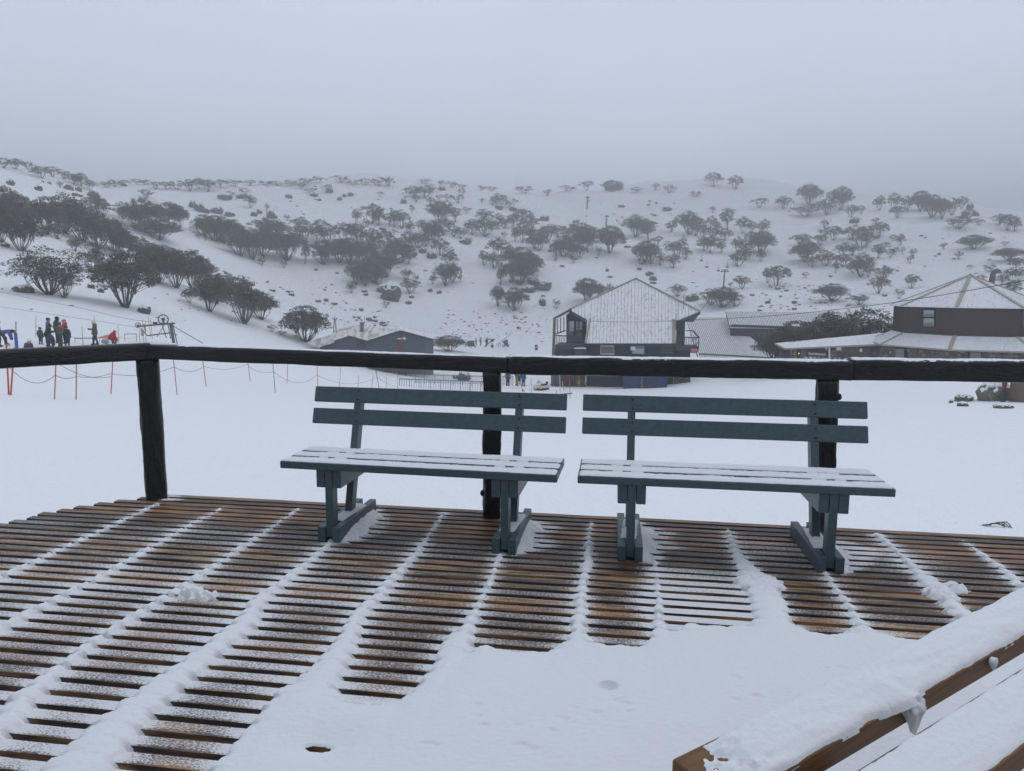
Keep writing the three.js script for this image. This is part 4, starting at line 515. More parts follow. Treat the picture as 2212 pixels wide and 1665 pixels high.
{ // ---- slate-blue lift shed on the left
  const Z = (x, y) => [637.7 + 0.188 * x, 665.4 + 0.188 * y];
  const F = new Frame(870, 806, 108, 0.0, 'lift_shed', 'slate-blue gabled shed with red doors and snow-blown roof below the slope', 'shed'), l = (x, y, dz = 0) => F.L(...Z(x, y), dz);
  const wall = (pts, dz, m = M.slate, t = 0.3) => F.add('wall', prism(pts.map(([x, y]) => l(x, y, dz)), V(0, 0, -t)), m);
  wall([[830, 760], [1580, 760], [1580, 362], [1210, 268], [830, 378]], 0); wall([[285, 600], [830, 600], [830, 382], [622, 330], [285, 440]], -1.5); wall([[1495, 760], [1588, 760], [1588, 366], [1495, 366]], 0.05, std(0.10, 0.12, 0.14, 0.5), 0.1);
  // gabled roofs: front gable ridge runs back
  const back = 12, ridge = l(1210, 256, 0.5), el = l(818, 380, 0.5), er = l(1590, 360, 0.5), B = p => V(p.x, p.y + 0.0, p.z - back);
  F.add('roof_slope', uvXY(prism([el, ridge, B(ridge), B(el)], V(0, -0.18, 0)), 0.1), roofSnow); F.add('roof_slope', uvXY(prism([ridge, er, B(er), B(ridge)], V(0, -0.18, 0)), 0.1), roofSnow);
  const rn = V(0.06, 1, 0.36).normalize(), r0 = l(540, 380, -1.0), RP = (x, y) => F.P(...Z(x, y), r0, rn);
  const shedRoof = new THREE.MeshStandardMaterial({ roughness: 0.8, map: dataTex(256, 256, (i, j) => { const u = i / 256, v = j / 256, a = 0.5 + 0.5 * torus(u, v, 2, 2, 17), b = 0.5 + 0.5 * torus(u, v, 9, 6, 12), d = sstep(0.3, 0.75, a * 0.7 + b * 0.3); return [lerp(0.74, 0.44, d), lerp(0.74, 0.38, d), lerp(0.75, 0.31, d)]; }, true) });
  F.add('main_roof', uvXY(prism([RP(140, 388), RP(262, 440), RP(622, 324), RP(822, 376), RP(1206, 258), RP(770, 186)], V(0, -0.2, 0)), 0.1), shedRoof);
  F.add('rear_roof', prism([RP(450, 262), RP(500, 236), RP(745, 184), RP(770, 188)], V(0, -0.2, 0)), shedRoof);
  for (const [a, b] of [[l(818, 386, 0.55), l(1210, 264, 0.55)], [l(1210, 264, 0.55), l(1590, 366, 0.55)], [l(258, 446, -0.95), l(622, 328, -0.95)], [l(622, 328, -0.95), l(822, 382, -0.95)]]) F.add('barge_board', bar(a, b, 0.1, 0.28), M.slateDark);
  F.add('rear_wall', F.box(...Z(300, 420), ...Z(1560, 700), -3, 7), M.slateDark);
  const d1 = F.add('door', F.box(...Z(1172, 380), ...Z(1230, 480), 0.1, 0.12), M.redDoor); F.add('handle', F.box(...Z(1222, 430), ...Z(1226, 440), 0.15, 0.04), M.steel, d1); F.add('name_plate', F.box(...Z(1176, 343), ...Z(1226, 357), 0.08, 0.06), M.white); F.add('wall_lamp', new THREE.SphereGeometry(0.24, 12, 8).translate(l(1254, 347, 0.1).x, l(1254, 347, 0.1).y, 0.1), M.white);
  for (const [x0, x1] of [[1065, 1095], [1195, 1230]]) F.add('lower_door', F.box(...Z(x0, 640), ...Z(x1, 742), 0.1, 0.12), M.redDoor);
  for (const x of [722, 756, 786, 880]) F.add('window', F.box(...Z(x - 8, 374), ...Z(x + 8, 450), x > 840 ? 0.06 : -1.42, 0.1), M.slateDark);
  for (const x of [1034, 1190, 1272]) F.add('stilt', cyl(l(x, 770, 1.2), l(x, 640, 1.2), 0.09), M.darkSteel); F.add('landing', F.box(...Z(870, 640), ...Z(1500, 652), 1.4, 1.5), M.slateDark);
  for (const x of [195, 220, 245]) F.add('stilt', cyl(l(x, 520, -1.6), l(x, 412, -1.6), 0.08), M.white);
  const vb = l(768, 240, -5); F.add('vent_stack', cyl(vb.clone().add(V(0, -1, 0)), l(768, 186, -5), 0.95 * 0.188 * 118 / 1540 * 20, 0.27, 12), M.grey); F.add('vent_cap', cyl(l(768, 188, -5), l(768, 160, -5), 0.33, 0.33, 12), M.grey); F.add('mast', cyl(l(796, 186, -5), l(796, 90, -5), 0.03), M.grey);
}

// ---------------------------------------------------------------- snow gums
function gum(seed, lobes, tips, leaves, leaf, stemR, sides) { // one tree, 1 m high and 1 m across: stems that fan from the base and flat-topped leaf clumps at their ends
  const q = rng(seed), tp = [], lp = [], lc = [], crown = [];
  const tubeTo = (a, c, b, r0, r1, seg) => { let prev = null; for (let s = 0; s <= seg; s++) { const t = s / seg, p = a.clone().multiplyScalar((1 - t) ** 2).addScaledVector(c, 2 * t * (1 - t)).addScaledVector(b, t * t), r = lerp(r0, r1, t), ring = []; for (let k = 0; k < sides; k++) { const w = k / sides * 2 * Math.PI; ring.push([p.x + r * Math.cos(w), p.y + r * 0.25 * Math.sin(w), p.z + r * Math.sin(w)]); } if (prev) for (let k = 0; k < sides; k++) { const k2 = (k + 1) % sides; tp.push(...prev[k], ...ring[k], ...prev[k2], ...prev[k2], ...ring[k], ...ring[k2]); } prev = ring; } };
  const L = []; for (let i = 0; i < lobes; i++) { const a = (i + 0.6 * q()) / Math.max(1, lobes - 1) * 2 * Math.PI, d = i === 0 ? 0.05 * q() : 0.20 + 0.08 * q(); L.push({ x: d * Math.cos(a), z: d * Math.sin(a), r: i === 0 ? 0.29 + 0.05 * q() : 0.19 + 0.08 * q(), y: i === 0 ? 0.60 : 0.42 + 0.18 * q(), v: i === 0 ? 0.36 : 0.22 + 0.09 * q() }); }
  const A = L.reduce((s, l) => s + l.r * l.r, 0);
  for (const l of L) {
    const n = Math.max(3, Math.round(tips * l.r * l.r / A)), hubs = [];
    for (let e = 0; e < 2; e++) { const base = V(0.05 * (q() - 0.5), -0.04, 0.05 * (q() - 0.5)), hub = V(l.x * 0.8 + 0.16 * (q() - 0.5), l.y * (0.8 + 0.2 * q()), l.z * 0.8 + 0.16 * (q() - 0.5)), mid = V(hub.x * 0.85 + 0.06 * (q() - 0.5), hub.y * 0.36, hub.z * 0.85 + 0.06 * (q() - 0.5)); tubeTo(base, mid, hub, stemR * (0.7 + 0.5 * q()), stemR * 0.4, 4); hubs.push([mid, hub]); }
    for (let k = 0; k < n; k++) {
      const ct = 1 - 1.38 * Math.pow((k + q()) / n, 1.15), st = Math.sqrt(Math.max(0, 1 - ct * ct)), ph = q() * 6.283, sh = 0.82 + 0.24 * q(), T = V(l.x + l.r * st * Math.cos(ph) * sh, l.y + l.v * ct * sh, l.z + l.r * st * Math.sin(ph) * sh);
      const [mid, hub] = hubs[k % 2], from = mid.clone().lerp(hub, 0.2 + 0.8 * q()), m2 = from.clone().lerp(T, 0.5); m2.y -= 0.03; m2.x += (T.x - from.x) * 0.12; m2.z += (T.z - from.z) * 0.12; tubeTo(from, m2, T, stemR * 0.34, stemR * 0.12, 2);
      const cr = 0.05 + 0.045 * q(), tone = 0.72 + 0.5 * q(), hue = q();
      for (let j = 0; j < leaves; j++) { const u = 2 * q() - 1, w = q() * 6.283, rr = Math.cbrt(0.2 + 0.8 * q()), s2 = Math.sqrt(1 - u * u), p = V(T.x + cr * 1.2 * rr * s2 * Math.cos(w), T.y + cr * 0.72 * rr * u, T.z + cr * 1.2 * rr * s2 * Math.sin(w)), a = V(q() - 0.5, q() - 0.6, q() - 0.5).normalize(), b = V(q() - 0.5, q() - 0.5, q() - 0.5).cross(a).normalize(), ls = leaf * (0.7 + 0.6 * q()); const p1 = p.clone().addScaledVector(a, ls), p2 = p.clone().addScaledVector(a, -ls), p3 = p.clone().addScaledVector(b, ls * 0.45), p4 = p.clone().addScaledVector(b, -ls * 0.45); lp.push(p1.x, p1.y, p1.z, p3.x, p3.y, p3.z, p2.x, p2.y, p2.z, p1.x, p1.y, p1.z, p2.x, p2.y, p2.z, p4.x, p4.y, p4.z); const tt = tone * (0.85 + 0.3 * q()); for (let z = 0; z < 6; z++) lc.push(lerp(0.098, 0.124, hue) * tt, lerp(0.092, 0.102, hue) * tt, lerp(0.066, 0.074, hue) * tt); }
    }
  }
  const t = new THREE.BufferGeometry(); t.setAttribute('position', new THREE.Float32BufferAttribute(tp, 3)); t.computeVertexNormals();
  const c = new THREE.BufferGeometry(); c.setAttribute('position', new THREE.Float32BufferAttribute(lp, 3)); c.setAttribute('color', new THREE.Float32BufferAttribute(lc, 3)); c.computeVertexNormals(); return [t, c];
}
const kinds = { open: [3, 8].map(s => gum(s * 5 + 900, 7, 110, 30, 0.019, 0.0125, 5)), near: [1, 2, 3, 4, 5].map(s => gum(s * 7 + 1, 5 + s % 3, 170, 36, 0.020, 0.0125, 5)), mid: [1, 2, 3, 4, 5, 6].map(s => gum(s * 11 + 300, 3 + s % 3, 60, 19, 0.032, 0.0135, 4)), far: [1, 2, 3, 4, 5].map(s => gum(s * 13 + 600, 2 + s % 3, 28, 11, 0.048, 0.017, 3)) };
const Z1 = (x, y) => [0.2665 * x, 332.7 + 0.2665 * y, 0.2665], Z2 = (x, y) => [554.5 + 0.27575 * x, 332.7 + 0.27575 * y, 0.27575], Z3 = (x, y) => [1109 + 0.2665 * x, 332.7 + 0.2665 * y, 0.2665], Z4 = (x, y) => [1608 + 0.273 * x, 332.7 + 0.273 * y, 0.273];
const groves = [ // [view, label, group, base column,row, width, height ...]
  [Z1, 'wide many-stemmed snow gum standing alone above the skiers', null, [[400, 1140, 600, 345]]], [Z1, 'small leaning snow gum beside the wide many-stemmed one', null, [[520, 1165, 240, 215]]], [Z1, 'dense rounded snow gum rooted among boulders above the lift wheel', null, [[1020, 1245, 520, 415]]], [Z1, 'thin snow gum behind the dense rounded one', null, [[770, 965, 240, 220]]],
  [Z1, 'snow gum of the dark grove on the near spur', 'dark grove on the near spur', [[20, 720, 240, 330], [170, 785, 340, 300], [60, 560, 280, 270], [200, 610, 270, 230], [390, 650, 280, 270], [540, 645, 310, 290], [680, 710, 290, 280], [800, 770, 290, 265], [930, 795, 270, 245], [1010, 825, 210, 185], [1110, 830, 210, 150], [1210, 870, 250, 140], [1320, 930, 290, 170], [1430, 1085, 330, 285], [1290, 1045, 310, 260], [1560, 1090, 250, 290], [1660, 1050, 210, 170], [1700, 1275, 300, 285], [1830, 1110, 170, 150], [1900, 1190, 210, 180], [1980, 1375, 330, 335], [1760, 1210, 230, 200], [1540, 1205, 130, 115], [1240, 985, 250, 210], [100, 650, 240, 290], [470, 690, 200, 120]]],
  [Z1, 'bare young snow gum at the foot of the dark grove', null, [[610, 790, 130, 110]]],
  [Z1, 'grey snow gum in the grove behind the near spur', 'grove behind the near spur', [[780, 440, 160, 100], [850, 500, 160, 110], [1000, 525, 200, 125], [1090, 605, 210, 185], [1150, 530, 200, 135], [1240, 565, 210, 155], [1290, 695, 330, 155], [1380, 595, 250, 185], [740, 455, 200, 95], [1460, 595, 130, 135], [1180, 362, 150, 70]]],
  [Z1, 'snow gum at the left end of the long middle grove', 'long middle grove', [[1660, 665, 210, 155], [1740, 705, 210, 185], [1810, 725, 230, 195], [1890, 705, 210, 155], [1950, 825, 230, 205], [2050, 855, 210, 225], [1610, 685, 65, 42]]],
  [Z1, 'misty snow gum on the skyline of the far left ridge', 'skyline trees of the far left ridge', [[30, 112, 200, 72], [130, 122, 150, 82], [240, 112, 140, 62], [340, 195, 170, 85], [430, 185, 170, 75], [520, 205, 140, 75], [600, 245, 140, 82], [660, 265, 160, 102], [730, 295, 100, 82], [490, 275, 70, 52], [870, 248, 150, 42], [930, 243, 150, 52], [1010, 220, 120, 45], [1110, 224, 120, 42], [1180, 252, 120, 42], [1260, 282, 140, 56], [1350, 288, 140, 57], [1440, 288, 140, 67], [1540, 303, 120, 92], [1620, 283, 140, 82], [1690, 303, 120, 92], [1790, 273, 140, 62], [1900, 263, 150, 52], [2020, 255, 120, 42], [980, 263, 60, 36], [2030, 433, 120, 92], [1980, 333, 90, 52], [1870, 343, 90, 42]]],
  [Z2, 'faint snow gum along the central skyline', 'central skyline trees', [[60, 243, 120, 32], [150, 248, 140, 32], [270, 248, 140, 42], [380, 238, 140, 47], [480, 224, 120, 47], [660, 224, 140, 52], [760, 244, 100, 36], [850, 244, 120, 47], [950, 249, 140, 62], [1040, 254, 120, 72], [1320, 234, 100, 42], [1450, 244, 90, 36], [1530, 259, 120, 42], [1610, 274, 90, 36], [1760, 284, 100, 32], [1840, 279, 100, 36], [2100, 308, 160, 52], [430, 313, 110, 47], [560, 303, 90, 62], [350, 273, 80, 42]]],
  [Z2, 'small misty snow gum high on the open upper slope', 'upper slope trees', [[1230, 343, 160, 87], [1320, 343, 150, 92], [1370, 303, 90, 62], [1250, 378, 90, 52], [1500, 373, 100, 57], [1580, 383, 110, 57], [1610, 323, 70, 47], [1360, 403, 80, 62], [1430, 363, 60, 42], [970, 333, 70, 36], [1770, 383, 60, 36], [1900, 403, 140, 87], [1980, 423, 120, 72], [1850, 403, 60, 52]]],
  [Z2, 'snow gum in the upper row above the middle grove', 'upper row above the middle grove', [[775, 542, 88, 98], [900, 544, 195, 145], [960, 564, 145, 115], [860, 574, 72, 62], [1130, 584, 155, 135], [1200, 624, 105, 95], [1080, 564, 135, 115], [1290, 614, 105, 95], [1040, 564, 95, 75], [1220, 473, 52, 62], [1430, 534, 185, 155], [1480, 524, 125, 145], [1560, 534, 115, 105], [1400, 644, 155, 95], [1480, 604, 155, 85], [1540, 644, 125, 75], [1600, 664, 105, 85], [1660, 704, 85, 52], [1690, 634, 145, 115], [1790, 644, 205, 135], [1780, 524, 175, 85], [1880, 544, 135, 75], [1940, 584, 115, 85], [2000, 574, 125, 95], [2080, 544, 165, 105], [2130, 604, 155, 115], [1640, 464, 85, 47], [1850, 584, 95, 52], [1940, 663, 62, 52], [2020, 684, 85, 95], [2080, 694, 135, 145], [2180, 744, 135, 115], [2150, 694, 95, 125]]],
  [Z2, 'snow gum of the long middle grove across the slope', 'long middle grove', [[60, 624, 205, 105], [140, 644, 225, 115], [50, 804, 255, 205], [240, 834, 265, 225], [130, 724, 185, 135], [340, 594, 135, 95], [380, 664, 195, 125], [500, 604, 115, 85], [560, 694, 205, 135], [380, 862, 82, 135], [520, 864, 205, 175], [650, 854, 245, 175], [470, 704, 155, 125], [700, 694, 205, 145], [790, 704, 185, 145], [830, 854, 205, 155], [730, 864, 205, 185], [900, 744, 205, 145], [1000, 764, 185, 145], [1040, 653, 125, 62], [930, 794, 165, 105], [1130, 854, 205, 175], [1190, 744, 175, 125], [1270, 734, 165, 105], [1320, 724, 125, 105], [1390, 694, 165, 155], [1440, 794, 135, 125], [1190, 864, 115, 95], [1080, 784, 145, 115]]],
  [Z2, 'snow gum above the big split boulder', 'trees above the split boulder', [[780, 1024, 155, 185], [850, 1034, 145, 165], [920, 1014, 205, 205], [1010, 964, 225, 185], [745, 1088, 92, 82], [950, 1024, 125, 125], [1170, 983, 102, 77], [1250, 1003, 62, 57], [1200, 1093, 142, 112], [1010, 1203, 72, 47]]],
  [Z2, 'snow gum in the small stacked clump on mid slope', 'small clump on mid slope', [[1520, 884, 145, 115], [1480, 1034, 175, 165], [1540, 1004, 115, 145], [1380, 1023, 62, 77], [1595, 1003, 52, 57], [1515, 793, 72, 52]]],
  [Z2, 'snow gum in the rocky clump above the lodge', 'rocky clump above the lodge', [[1890, 814, 195, 145], [1860, 894, 115, 115], [1780, 874, 85, 112], [1900, 903, 62, 72], [1910, 1023, 82, 112], [2060, 1024, 245, 185], [2050, 904, 225, 165], [2150, 944, 185, 155], [1980, 804, 95, 85], [1890, 1194, 112, 155], [2020, 1224, 185, 165], [1970, 1193, 62, 72]]],
  [Z2, 'lone twin-domed snow gum left of the slate shed', null, [[380, 1470, 340, 255]]], [Z2, 'last snow gum of the dark spur, dipping towards the shed', null, [[40, 1295, 230, 195]]], [Z2, 'low rounded snow gum against the right end of the slate shed', null, [[1510, 1545, 250, 115]]],
  [Z2, 'small dark shrub on the snow below the spur', 'shrubs below the spur', [[120, 1392, 82, 52], [205, 1417, 82, 32], [305, 1442, 48, 28]]], [Z2, 'tiny sapling below the middle grove', 'saplings below the middle grove', [[210, 893, 62, 62], [45, 873, 82, 62], [240, 523, 72, 47], [80, 443, 62, 52]]],
  [Z3, 'snow gum in the twin clumps right of centre', 'twin clumps right of centre', [[230, 722, 150, 122], [210, 783, 200, 132], [300, 643, 102, 72], [360, 663, 102, 82], [280, 703, 142, 112], [450, 703, 165, 125], [520, 683, 185, 135], [600, 723, 175, 135], [560, 783, 205, 165], [640, 743, 115, 135], [400, 833, 205, 165], [340, 863, 135, 135], [460, 823, 155, 105], [540, 843, 125, 95], [690, 823, 62, 72], [480, 883, 102, 52], [780, 804, 235, 205], [720, 723, 125, 115]]],
  [Z3, 'grey snow gum in the upper right belt', 'upper right belt', [[990, 673, 175, 165], [1060, 643, 155, 115], [1100, 693, 135, 125], [1110, 603, 125, 62], [1170, 733, 135, 62], [1280, 633, 105, 85], [1420, 653, 195, 175], [1480, 663, 125, 105], [1540, 683, 115, 105], [1600, 603, 95, 95], [1640, 643, 95, 95], [1735, 613, 145, 145], [1620, 693, 105, 85], [1710, 703, 125, 95], [1860, 643, 135, 125], [1930, 643, 85, 95], [2030, 653, 125, 115], [1930, 723, 175, 85], [2000, 803, 225, 165], [1820, 803, 105, 125], [1880, 813, 135, 115]]],
  [Z3, 'snow gum in the rounded clumps above the lodge roof', 'rounded clumps above the lodge roof', [[1070, 884, 195, 175], [1020, 864, 125, 135], [1110, 893, 205, 145], [1190, 903, 85, 85], [1340, 834, 205, 125], [1260, 783, 95, 72], [1380, 733, 62, 62], [1295, 923, 145, 105], [1395, 853, 95, 85], [1540, 783, 175, 95], [1600, 803, 185, 135], [1690, 803, 85, 85], [1820, 913, 145, 115], [1880, 863, 155, 105], [2000, 873, 85, 95]]],
  [Z3, 'snow gum rising behind the left slope of the lodge roof', 'trees behind the lodge roof', [[590, 1205, 225, 185], [690, 1185, 115, 125], [780, 1165, 105, 105]]], [Z3, 'tiny round sapling on the open snow left of the lodge roof', null, [[345, 1252, 72, 72]]],
  [Z3, 'snow gum at the foot of the near lift tower', 'trees round the near lift tower', [[1330, 1154, 135, 95], [1600, 1224, 205, 125], [1690, 1244, 225, 155], [1800, 1234, 135, 105], [1760, 1083, 52, 42], [1850, 1094, 145, 105], [2060, 1044, 95, 115]]],
  [Z3, 'ghostly snow gum fading into the cloud on the summit', 'trees fading into cloud', [[280, 333, 102, 42], [440, 293, 152, 42], [590, 293, 135, 72], [800, 303, 175, 82], [1000, 313, 112, 42], [1150, 293, 82, 52], [1270, 313, 112, 62], [1470, 343, 102, 42], [1610, 473, 82, 47], [1620, 263, 145, 105], [1800, 283, 125, 105], [2000, 433, 155, 72], [1740, 483, 122, 42]]],
  [Z4, 'ghostly snow gum on the misty right shoulder', 'misty right shoulder', [[310, 434, 135, 95], [490, 494, 205, 85], [510, 404, 195, 155], [650, 484, 155, 125], [760, 444, 185, 175], [840, 504, 115, 95], [920, 473, 85, 62], [580, 443, 112, 62], [880, 553, 72, 52]]],
  [Z4, 'snow gum on the rounded knoll at the right skyline', 'knoll at the right skyline', [[1070, 444, 115, 105], [1180, 434, 145, 115], [1210, 504, 145, 85], [1290, 444, 125, 105], [1390, 454, 185, 155], [1480, 504, 185, 165], [1560, 514, 145, 155], [1640, 484, 145, 125], [1720, 434, 105, 95], [1700, 594, 205, 95], [1770, 524, 125, 85], [1850, 563, 105, 52], [2010, 563, 135, 85], [2080, 604, 165, 115], [2140, 614, 125, 95]]],
  [Z4, 'snow gum in the big clump on the right slope', 'big clump on the right slope', [[630, 583, 102, 62], [700, 683, 155, 105], [640, 663, 135, 72], [450, 723, 185, 85], [480, 854, 225, 155], [600, 723, 125, 85], [640, 884, 165, 115], [860, 683, 175, 115], [930, 743, 225, 145], [1060, 663, 165, 115], [1030, 553, 82, 47], [960, 643, 165, 72], [780, 803, 155, 95], [850, 803, 135, 85], [720, 943, 62, 92], [780, 893, 145, 95], [920, 974, 185, 175], [860, 943, 115, 95], [980, 973, 85, 85], [1050, 823, 135, 95], [1100, 773, 135, 72], [1150, 823, 85, 72], [1090, 1004, 165, 115], [1060, 1104, 165, 135], [530, 893, 165, 105]]],
  [Z4, 'small snow gum scattered right of the big clump', 'scattered trees on the right slope', [[1190, 803, 85, 62], [1250, 793, 62, 52], [1170, 693, 62, 52], [1230, 723, 105, 85], [1310, 863, 72, 62], [1330, 813, 92, 62], [1575, 753, 78, 47], [1810, 753, 235, 105], [1690, 833, 92, 62], [1780, 913, 62, 36], [2060, 723, 72, 32], [1320, 1064, 135, 105], [1220, 1143, 92, 72]]],
  [Z4, 'snow gum behind the octagonal roof', 'trees behind the octagonal roof', [[2090, 844, 265, 95], [2140, 924, 155, 95], [1930, 933, 125, 62], [2100, 1003, 135, 95], [2170, 1003, 125, 95], [1860, 1023, 145, 62], [2030, 1043, 125, 85], [2130, 1134, 165, 125]]],
  [Z4, 'low snow gum among rocks above the grey hall', 'low trees above the grey hall', [[250, 1044, 225, 145], [480, 983, 62, 47], [690, 1164, 265, 125], [910, 1194, 175, 78]]],
];
const ORD = ['first', 'second', 'third', 'fourth', 'fifth', 'sixth', 'seventh', 'eighth', 'ninth', 'tenth', 'eleventh', 'twelfth', 'thirteenth', 'fourteenth', 'fifteenth', 'sixteenth', 'seventeenth', 'eighteenth', 'nineteenth', 'twentieth', 'twenty-first', 'twenty-second', 'twenty-third', 'twenty-fourth', 'twenty-fifth', 'twenty-sixth', 'twenty-seventh', 'twenty-eighth', 'twenty-ninth', 'thirtieth', 'thirty-first', 'thirty-second', 'thirty-third', 'thirty-fourth', 'thirty-fifth', 'thirty-sixth'];
const nth = (k, n, label) => ORD[Math.min(k, n - 1 - k)] + (k <= n - 1 - k ? ' from the left, ' : ' from the right, ') + label;   // place in its row, counted from the nearer end
const allTrees = [];
for (const [Z, label, group, list] of groves) for (const [x, y, w, h] of list) { const [px, py, k] = Z(x, y); allTrees.push({ px, py, w: w * k, h: h * k, label, group, name: h * k < 16 && group && /shrub|sapling/.test(label) ? 'shrub' : 'snow_gum' }); }
for (const [x, y, w, h, r, label] of [[220, 1640, 320, 190, 80, 'leafy dark snow gum nearest the grey hall roof, behind the stone wing'], [420, 1620, 460, 270, 81, 'broad dark snow gum behind the flat roof of the stone wing'], [640, 1600, 330, 330, 84, 'tall dark snow gum in the middle of the clump behind the stone wing'], [950, 1600, 450, 350, 83, 'spreading dark snow gum touching the brown octagonal wall']]) { const [px, py, k] = Z4(x, y); allTrees.push({ px, py, w: w * k, h: h * k, label, group: null, r, name: 'snow_gum' }); }
allTrees.sort((a, b) => b.w * b.h - a.w * a.h);
const late = { t: [], c: [] };
{ const byGroup = {}; allTrees.slice(0, 300).forEach(t => { if (t.group) (byGroup[t.group] ??= []).push(t); }); for (const l of Object.values(byGroup)) { l.sort((a, b) => a.px - b.px); l.forEach((t, k) => { t.label = nth(k, l.length, t.label); }); } }
allTrees.forEach((t, i) => {
  const p = t.r ? at(t.px, t.py, t.r) : foot(t.px, t.py, 60); if (!t.r) p.y = ground(p.x, p.z); const dist = p.distanceTo(EYEP), deep = p.clone().sub(EYEP).dot(FW), W = t.w * deep * deep / dist / FPX * (t.w > 55 ? 1.34 : 1.26), Hh = t.h * deep / FPX * (t.w > 55 ? 1.12 : 1.1), q = rng(i * 31 + 7), kd = kinds[/wide many|thin snow gum|bare young|small leaning/.test(t.label) ? 'open' : t.h > 40 || t.w > 62 ? 'near' : t.h > 21 ? 'mid' : 'far'], [tg, cg] = kd[Math.floor(q() * kd.length)], rot = q() * 6.283;
  if (t.r) { const gy = ground(p.x, p.z); }
  if (i < 300) { const g = thing(t.name, t.label, t.name === 'shrub' ? 'shrub' : 'tree', t.group, p); g.rotation.y = rot; g.scale.set(W, Hh, W); mk('trunk', tg, M.bark, g); mk('crown', cg, M.leaf, g); }
  else { const m = new THREE.Matrix4().compose(p, new THREE.Quaternion().setFromAxisAngle(UPY, rot), V(W, Hh, W)); late.t.push(tg.clone().applyMatrix4(m)); late.c.push(cg.clone().applyMatrix4(m)); }
});
if (late.t.length) { const g = thing('distant_scrub', 'smallest far-off snow gums scattered over the misty upper slopes', 'scrub'); g.userData.kind = 'stuff'; mk('trunks', mergeGeometries(late.t), M.bark, g).userData.kind = 'stuff'; mk('crowns', mergeGeometries(late.c), M.leaf, g).userData.kind = 'stuff'; }
console.log('trees', allTrees.length);
// ---------------------------------------------------------------- rocks and boulders
function rockGeo(seed, detail = 2, sq = 0.7, am = 1) { const g = new THREE.IcosahedronGeometry(1, detail), p = g.attributes.position; for (let i = 0; i < p.count; i++) { const v = V(p.getX(i), p.getY(i), p.getZ(i)), e = 1 + am * (0.34 * n3(v.x * 1.1 + seed, v.y * 1.1, v.z * 1.1) + 0.16 * n3(v.x * 2.7, v.y * 2.7 + seed, v.z * 2.7)) + 0.05 * n3(v.x * 7, v.y * 7, v.z * 7 + seed); v.multiplyScalar(e); v.y *= sq; p.setXYZ(i, v.x, v.y, v.z); } g.computeVertexNormals(); return g; }
function capGeo(seed, detail, sq, cover = 0, am = 1) { const g = new THREE.IcosahedronGeometry(1, detail), p = g.attributes.position; for (let i = 0; i < p.count; i++) { const v = V(p.getX(i), p.getY(i), p.getZ(i)), e = 1 + am * (0.34 * n3(v.x * 1.1 + seed, v.y * 1.1, v.z * 1.1) + 0.16 * n3(v.x * 2.7, v.y * 2.7 + seed, v.z * 2.7)), up = v.y + 0.45 * n3(v.x * 2.2, v.y * 2.2 + 5, v.z * 2.2 + seed) + cover; v.multiplyScalar(e * (0.86 + 0.22 * sstep(0.35, 0.75, up))); v.y *= sq; p.setXYZ(i, v.x, v.y, v.z); } g.computeVertexNormals(); return g; }
const rockKinds = [0, 1, 2, 3, 4, 5].map(i => [rockGeo(i * 9 + 2, 3, 0.7), capGeo(i * 9 + 2, 3, 0.7)]), nearKinds = [0, 1, 2, 3].map(i => [rockGeo(i * 5 + 80, 12, 0.85, 0.5), capGeo(i * 5 + 80, 12, 0.85, 0.05, 0.5)]), pebbleKinds = [0, 1, 2, 3].map(i => rockGeo(i * 17 + 50, 1, 0.55));
function boulder(px, py, w, h, label, group, from = 30, mat = M.rock) { const p = foot(px, py, from); p.y = ground(p.x, p.z); const d = p.clone().sub(EYEP).dot(FW), W = w * d * d / p.distanceTo(EYEP) / FPX / 2 * 0.95, H = h * d / FPX, q = rng(Math.floor(px * 7 + py)), [rg, cg] = from === 20 ? nearKinds[Math.floor(q() * 4)] : rockKinds[Math.floor(q() * 6)], g = thing('boulder', label, 'boulder', group, p); g.rotation.y = q() * 6; g.scale.set(W, H * 0.95, W); mk('stone', rg, mat, g).position.y = 0.25; mk('snow_cap', cg, M.snow, g).position.y = 0.27; return g; }
